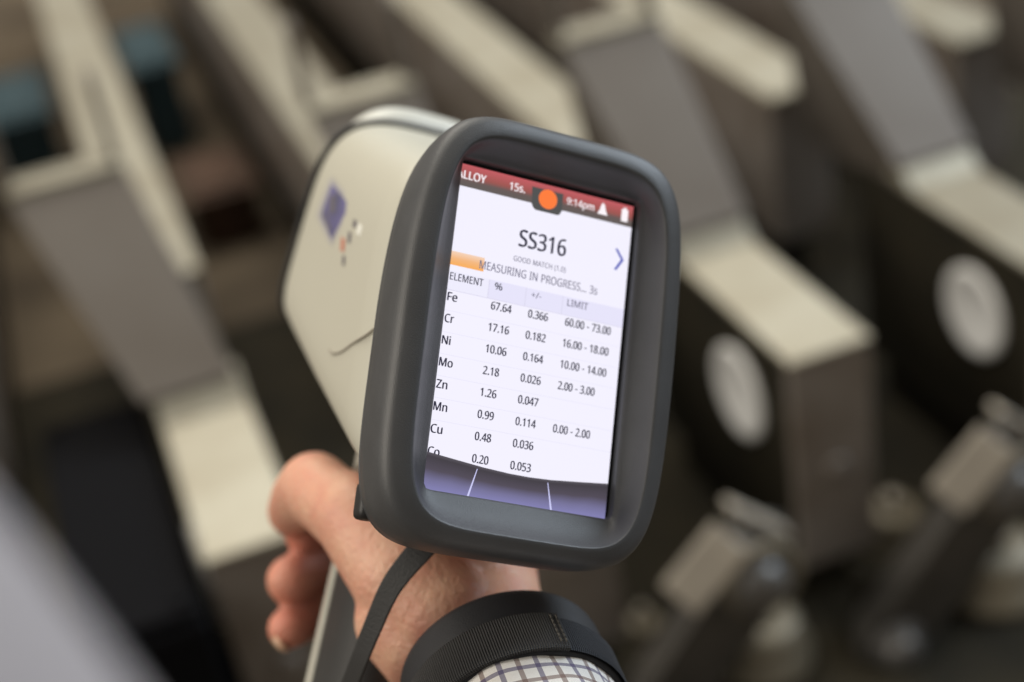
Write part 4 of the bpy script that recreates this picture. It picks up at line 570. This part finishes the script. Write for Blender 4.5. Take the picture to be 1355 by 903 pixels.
nt.links.new(an.outputs['Fac'], mt.inputs[0]); nt.links.new(mt.outputs[0], mx.inputs[0]); nt.links.new(src, mx.inputs[6]); nt.links.new(mx.outputs[2], p.inputs['Base Color'])
M_nail = mat('nail', (0.62, 0.40, 0.27), 0.3, sss=.2)
def nail(c, nrm, along, w, l):
    c, nrm, along = [np.array(t, float) for t in (c, nrm, along)]; nrm /= np.linalg.norm(nrm); along -= nrm*(along @ nrm); along /= np.linalg.norm(along); sd = np.cross(nrm, along)
    rr = []
    for s, h in ((1, -1.2), (1, -.2), (.93, .25), (.7, .6), (.35, .78), (.02, .85)):
        rr.append([tuple((c + sd*w*s*math.cos(a) + along*l*s*math.sin(a) + nrm*(h - .10*(w*s*math.cos(a))**2/1.4))*mm) for a in np.linspace(0, 2*math.pi, 25)[:-1]])
    v, f = loft(rr); obj('fingernail', v, f, M_nail, hand, True)
nail((-22.5, 84.5, -152.0), (-.5, -.25, -.8), (-.2, -.9, -.1), 4.0, 5.0)
nail((-30.5, 110, -98.5), (-.75, .3, .55), (0, .9, -.3), 5.2, 6)

def frame_pt(c, ang, r): return c + r*(math.cos(ang)*E1 + math.sin(ang)*E2)
E1 = np.array([1., 0, 0]); E2 = np.cross(E1, FAD); E2 /= np.linalg.norm(E2)
if E2[2] < 0: E2 = -E2
PHI = math.radians(35)
def ell(a, rx, rz):                                 # wrist section: a slightly flattened, turned ellipse
    x, z = .98*rx*math.cos(a - PHI), .90*rz*math.sin(a - PHI)
    return (x*math.cos(PHI) - z*math.sin(PHI))*E1 + (x*math.sin(PHI) + z*math.cos(PHI))*E2
def sleeve(name, secs, m, parent, a0=0.0, a1=2*math.pi, n=120, wob=None, closed=True):
    """secs: list of (centre mm, rx, rz); uv in metres"""
    V, F_, UV = [], [], []; s = 0; acc = []
    for i, (c, rx, rz) in enumerate(secs):
        if i: s += np.linalg.norm(np.array(secs[i][0]) - np.array(secs[i-1][0]))
        acc.append(s)
        for j in range(n+1):
            a = a0 + (a1-a0)*j/n; k = 1.0 if wob is None else wob(a, s)
            V.append(tuple((np.array(c) + k*ell(a, rx, rz))*mm))
    for i in range(len(secs)-1):
        for j in range(n):
            F_.append((i*(n+1)+j, i*(n+1)+j+1, (i+1)*(n+1)+j+1, (i+1)*(n+1)+j))
            k = .033*(a1-a0)/n
            UV.append([(j*k, acc[i]*mm), ((j+1)*k, acc[i]*mm), ((j+1)*k, acc[i+1]*mm), (j*k, acc[i+1]*mm)])
    return obj(name, V, F_, m, parent, True, UV)

def plaid(name, pitch=.0058):
    m = bpy.data.materials.new(name); m.use_nodes = True; nt = m.node_tree; p = nt.nodes['Principled BSDF']
    p.inputs['Roughness'].default_value = .85; p.inputs['Specular IOR Level'].default_value = .2; p.inputs['Sheen Weight'].default_value = .15
    uvn = nt.nodes.new('ShaderNodeUVMap'); sp = nt.nodes.new('ShaderNodeSeparateXYZ'); nt.links.new(uvn.outputs[0], sp.inputs[0])
    def math_(op, a, b=None, c=None):
        q = nt.nodes.new('ShaderNodeMath'); q.operation = op
        for i, t in enumerate((a, b, c)):
            if t is None: continue
            if isinstance(t, (int, float)): q.inputs[i].default_value = t
            else: nt.links.new(t, q.inputs[i])
        return q.outputs[0]
    base = None
    prev = (0.80, 0.775, 0.74)
    for out, ph in ((0, .2), (1, .35)):
        for k, colr in ((0, (0.07, 0.055, 0.15)), (1, (0.17, 0.10, 0.085))):
            fr = math_('FRACT', math_('ADD', math_('MULTIPLY', sp.outputs[out], 1/(2*pitch)), ph + .5*k))
            line = math_('LESS_THAN', math_('ABSOLUTE', math_('SUBTRACT', fr, .5)), .07)
            mx = nt.nodes.new('ShaderNodeMix'); mx.data_type = 'RGBA'; nt.links.new(math_('MULTIPLY', line, .72), mx.inputs[0])
            if base is None: mx.inputs[6].default_value = (*prev, 1)
            else: nt.links.new(base, mx.inputs[6])
            mx.inputs[7].default_value = (*colr, 1); base = mx.outputs[2]
    nt.links.new(base, p.inputs['Base Color'])
    w1 = math_('SINE', math_('MULTIPLY', sp.outputs[0], 9000)); w2 = math_('SINE', math_('MULTIPLY', sp.outputs[1], 9000))
    b = nt.nodes.new('ShaderNodeBump'); b.inputs['Strength'].default_value = .25; b.inputs['Distance'].default_value = .0003
    nt.links.new(math_('MULTIPLY', w1, w2), b.inputs['Height']); nt.links.new(b.outputs[0], p.inputs['Normal'])
    return m
M_plaid = plaid('checked_shirt')
def fa(d): return FA0 + FAD*d
def wob(a, s): return 1 + .018*math.sin(3*a + s*.09) + .012*math.sin(7*a - s*.13) + .006*math.sin(13*a + s*.3)
secs = [(fa(18), 28, 28), (fa(17), 29.2, 29.2)] + [(fa(d), 30 + (d-20)*.05, 30 + (d-20)*.05) for d in np.arange(20, 240, 3.0)]
sleeve('shirt_sleeve', secs, M_plaid, person, wob=lambda a, s: wob(a, s) if s > 4 else 1.0)

# the wearer's other sleeve, very close to the lens at the lower left
def campt(px, py, z): return np.array([(px-677.5)/2000*z, (py-451.5)/2000*z, z])
A_, B_ = campt(-90, 700, .13), campt(140, 960, .13)
dirn = (B_-A_)/np.linalg.norm(B_-A_); per = np.array([-dirn[1], dirn[0], .15]); per /= np.linalg.norm(per)
INV = BR.T
def cam2barrel(p): return (INV @ (RC @ p + np.array([0, 0, H]) - WO))*1000
V, F_, UV = [], [], []; n = 72; steps = 44; Rr = .036
e2 = np.cross(dirn, per)
for i in range(steps+1):
    d = -.10 + .26*i/steps; c = A_ + dirn*d + per*Rr
    for j in range(n+1):
        a = 2*math.pi*j/n; k = 1 + .025*math.sin(3*a + 40*d) + .02*math.sin(5*a - 70*d)
        V.append(tuple(cam2barrel(c + Rr*k*(math.cos(a)*per + math.sin(a)*e2))*mm))
for i in range(steps):
    for j in range(n):
        F_.append((i*(n+1)+j, i*(n+1)+j+1, (i+1)*(n+1)+j+1, (i+1)*(n+1)+j))
        k = 2*math.pi*Rr/n; l = .26/steps; UV.append([(j*k, i*l), ((j+1)*k, i*l), ((j+1)*k, (i+1)*l), (j*k, (i+1)*l)])
o = obj('shirt_sleeve', V, F_, mat('lilac_grey_cloth', (0.38, 0.355, 0.37), .9, noise=.2, nscale=60, spec=.1), person, True, UV); o['label'] = 'blurred lilac grey sleeve close to the lens at lower left'

# ------------------------------------------------------------------ wrist strap
strap = thing('wrist_strap', 'black webbing wrist strap around the wrist with thin lanyard to the analyzer', 'strap', mw=MB4)
def web_mat(name, col, rib):
    m = mat(name, col, .55); nt = m.node_tree; p = nt.nodes['Principled BSDF']
    uvn = nt.nodes.new('ShaderNodeUVMap'); w = nt.nodes.new('ShaderNodeTexWave'); w.wave_type = 'BANDS'; w.bands_direction = 'X'; w.inputs['Scale'].default_value = rib; w.inputs['Distortion'].default_value = .3
    w2 = nt.nodes.new('ShaderNodeTexWave'); w2.bands_direction = 'Y'; w2.inputs['Scale'].default_value = rib*1.6
    ad = nt.nodes.new('ShaderNodeMath'); ad.operation = 'MULTIPLY_ADD'; ad.inputs[1].default_value = .3
    nt.links.new(uvn.outputs[0], w.inputs[0]); nt.links.new(uvn.outputs[0], w2.inputs[0]); nt.links.new(w2.outputs['Fac'], ad.inputs[0]); nt.links.new(w.outputs['Fac'], ad.inputs[2])
    b = nt.nodes.new('ShaderNodeBump'); b.inputs['Strength'].default_value = .9; b.inputs['Distance'].default_value = .0005
    nt.links.new(ad.outputs[0], b.inputs['Height']); nt.links.new(b.outputs[0], p.inputs['Normal'])
    mx = nt.nodes.new('ShaderNodeMix'); mx.data_type = 'RGBA'; mx.inputs[6].default_value = (*[c*.4 for c in col], 1); mx.inputs[7].default_value = (*[c*1.5 for c in col], 1)
    nt.links.new(w.outputs['Fac'], mx.inputs[0]); nt.links.new(mx.outputs[2], p.inputs['Base Color'])
    return m
M_band = mat('band_neoprene', (0.012, 0.013, 0.017), .6, bump=.25, bscale=2200)
M_web = web_mat('webbing', (0.030, 0.030, 0.032), 420)
sleeve('wrist_band', [(fa(-1), 27.4, 27.4), (fa(-2.6), 28.9, 28.9), (fa(-3), 30.4, 30.4), (fa(-2.2), 31.5, 31.5), (fa(0), 31.9, 31.9), (fa(12), 32.0, 32.0), (fa(22.5), 32.0, 31.8), (fa(24.5), 31.8, 31.5), (fa(25.4), 31.0, 30.6), (fa(25), 29.4, 29.0)], M_band, strap)
# webbing laid over the band: left part, ending in a stitched edge near the top; right part runs under it
a_end = math.radians(88)
over = sleeve('webbing_strap', [(fa(11), 32.3, 32.2), (fa(10.6), 33.4, 33.3), (fa(11.2), 34.2, 34.1), (fa(17), 34.1, 33.9), (fa(24.6), 34.0, 33.6), (fa(25.7), 33.4, 32.9), (fa(25.3), 32.0, 31.6)], M_web, strap, a_end, math.radians(255), 90)
sleeve('webbing_strap', [(fa(12), 32.3, 32.2), (fa(11.6), 33.0, 32.9), (fa(12.2), 33.3, 33.2), (fa(17), 33.2, 33.0), (fa(24), 33.1, 32.7), (fa(25.2), 32.6, 32.2)], web_mat('webbing_blue_sheen', (0.024, 0.028, 0.038), 420), strap, math.radians(-110), a_end + .01, 90)  # bluish sheen of the right part painted as webbing colour
M_thread = mat('stitch_thread', (0.11, 0.10, 0.085), .8)
for k in range(2):
    for i in range(6):
        d0 = 12.5 + i*2.0; a = a_end + .035 + .05*k
        v, f = tube([(fa(d0 + t*1.5) + ell(a, 34.35 + .25*math.sin(math.pi*t), 34.35 + .25*math.sin(math.pi*t)))*mm for t in np.linspace(0, 1, 5)], .22*mm, 6)
        obj('stitch', v, f, M_thread, over, True)
# lanyard ribbon from under the housing to the foot of the handle
ctr = catmull([(-9, 4, -64), (-14.5, 0, -70), (-20, -1, -82), (-22, -1, -97), (-22, 2, -112), (-20, 10, -130), (-12, 30, -160), (-4, 50, -186)], 8)
rb = []; n = len(ctr)
for i, c in enumerate(ctr):
    t = ctr[min(i+1, n-1)] - ctr[max(i-1, 0)]; t /= np.linalg.norm(t)
    tw = math.radians(0 + 35*min(1, i/(n*.5)))
    e1 = np.cross(t, np.array([-.31, -.85, .42])); e1 -= t*(e1 @ t); e1 /= np.linalg.norm(e1); e2 = np.cross(t, e1)
    wd = math.cos(tw)*e1 + math.sin(tw)*e2; th = np.cross(t, wd); w, h = 4.2 - 1.0*min(1, i/20), .5
    rb.append([tuple((c + wd*w*x + th*h*y)*mm) for x, y in ((-1, -.4), (-.9, -1), (.9, -1), (1, -.4), (1, .4), (.9, 1), (-.9, 1), (-1, .4))])
v, f = loft(rb); obj('lanyard', v, f, mat('lanyard_black', (0.030, 0.030, 0.031), .6, bump=.3, bscale=1800), strap, False)
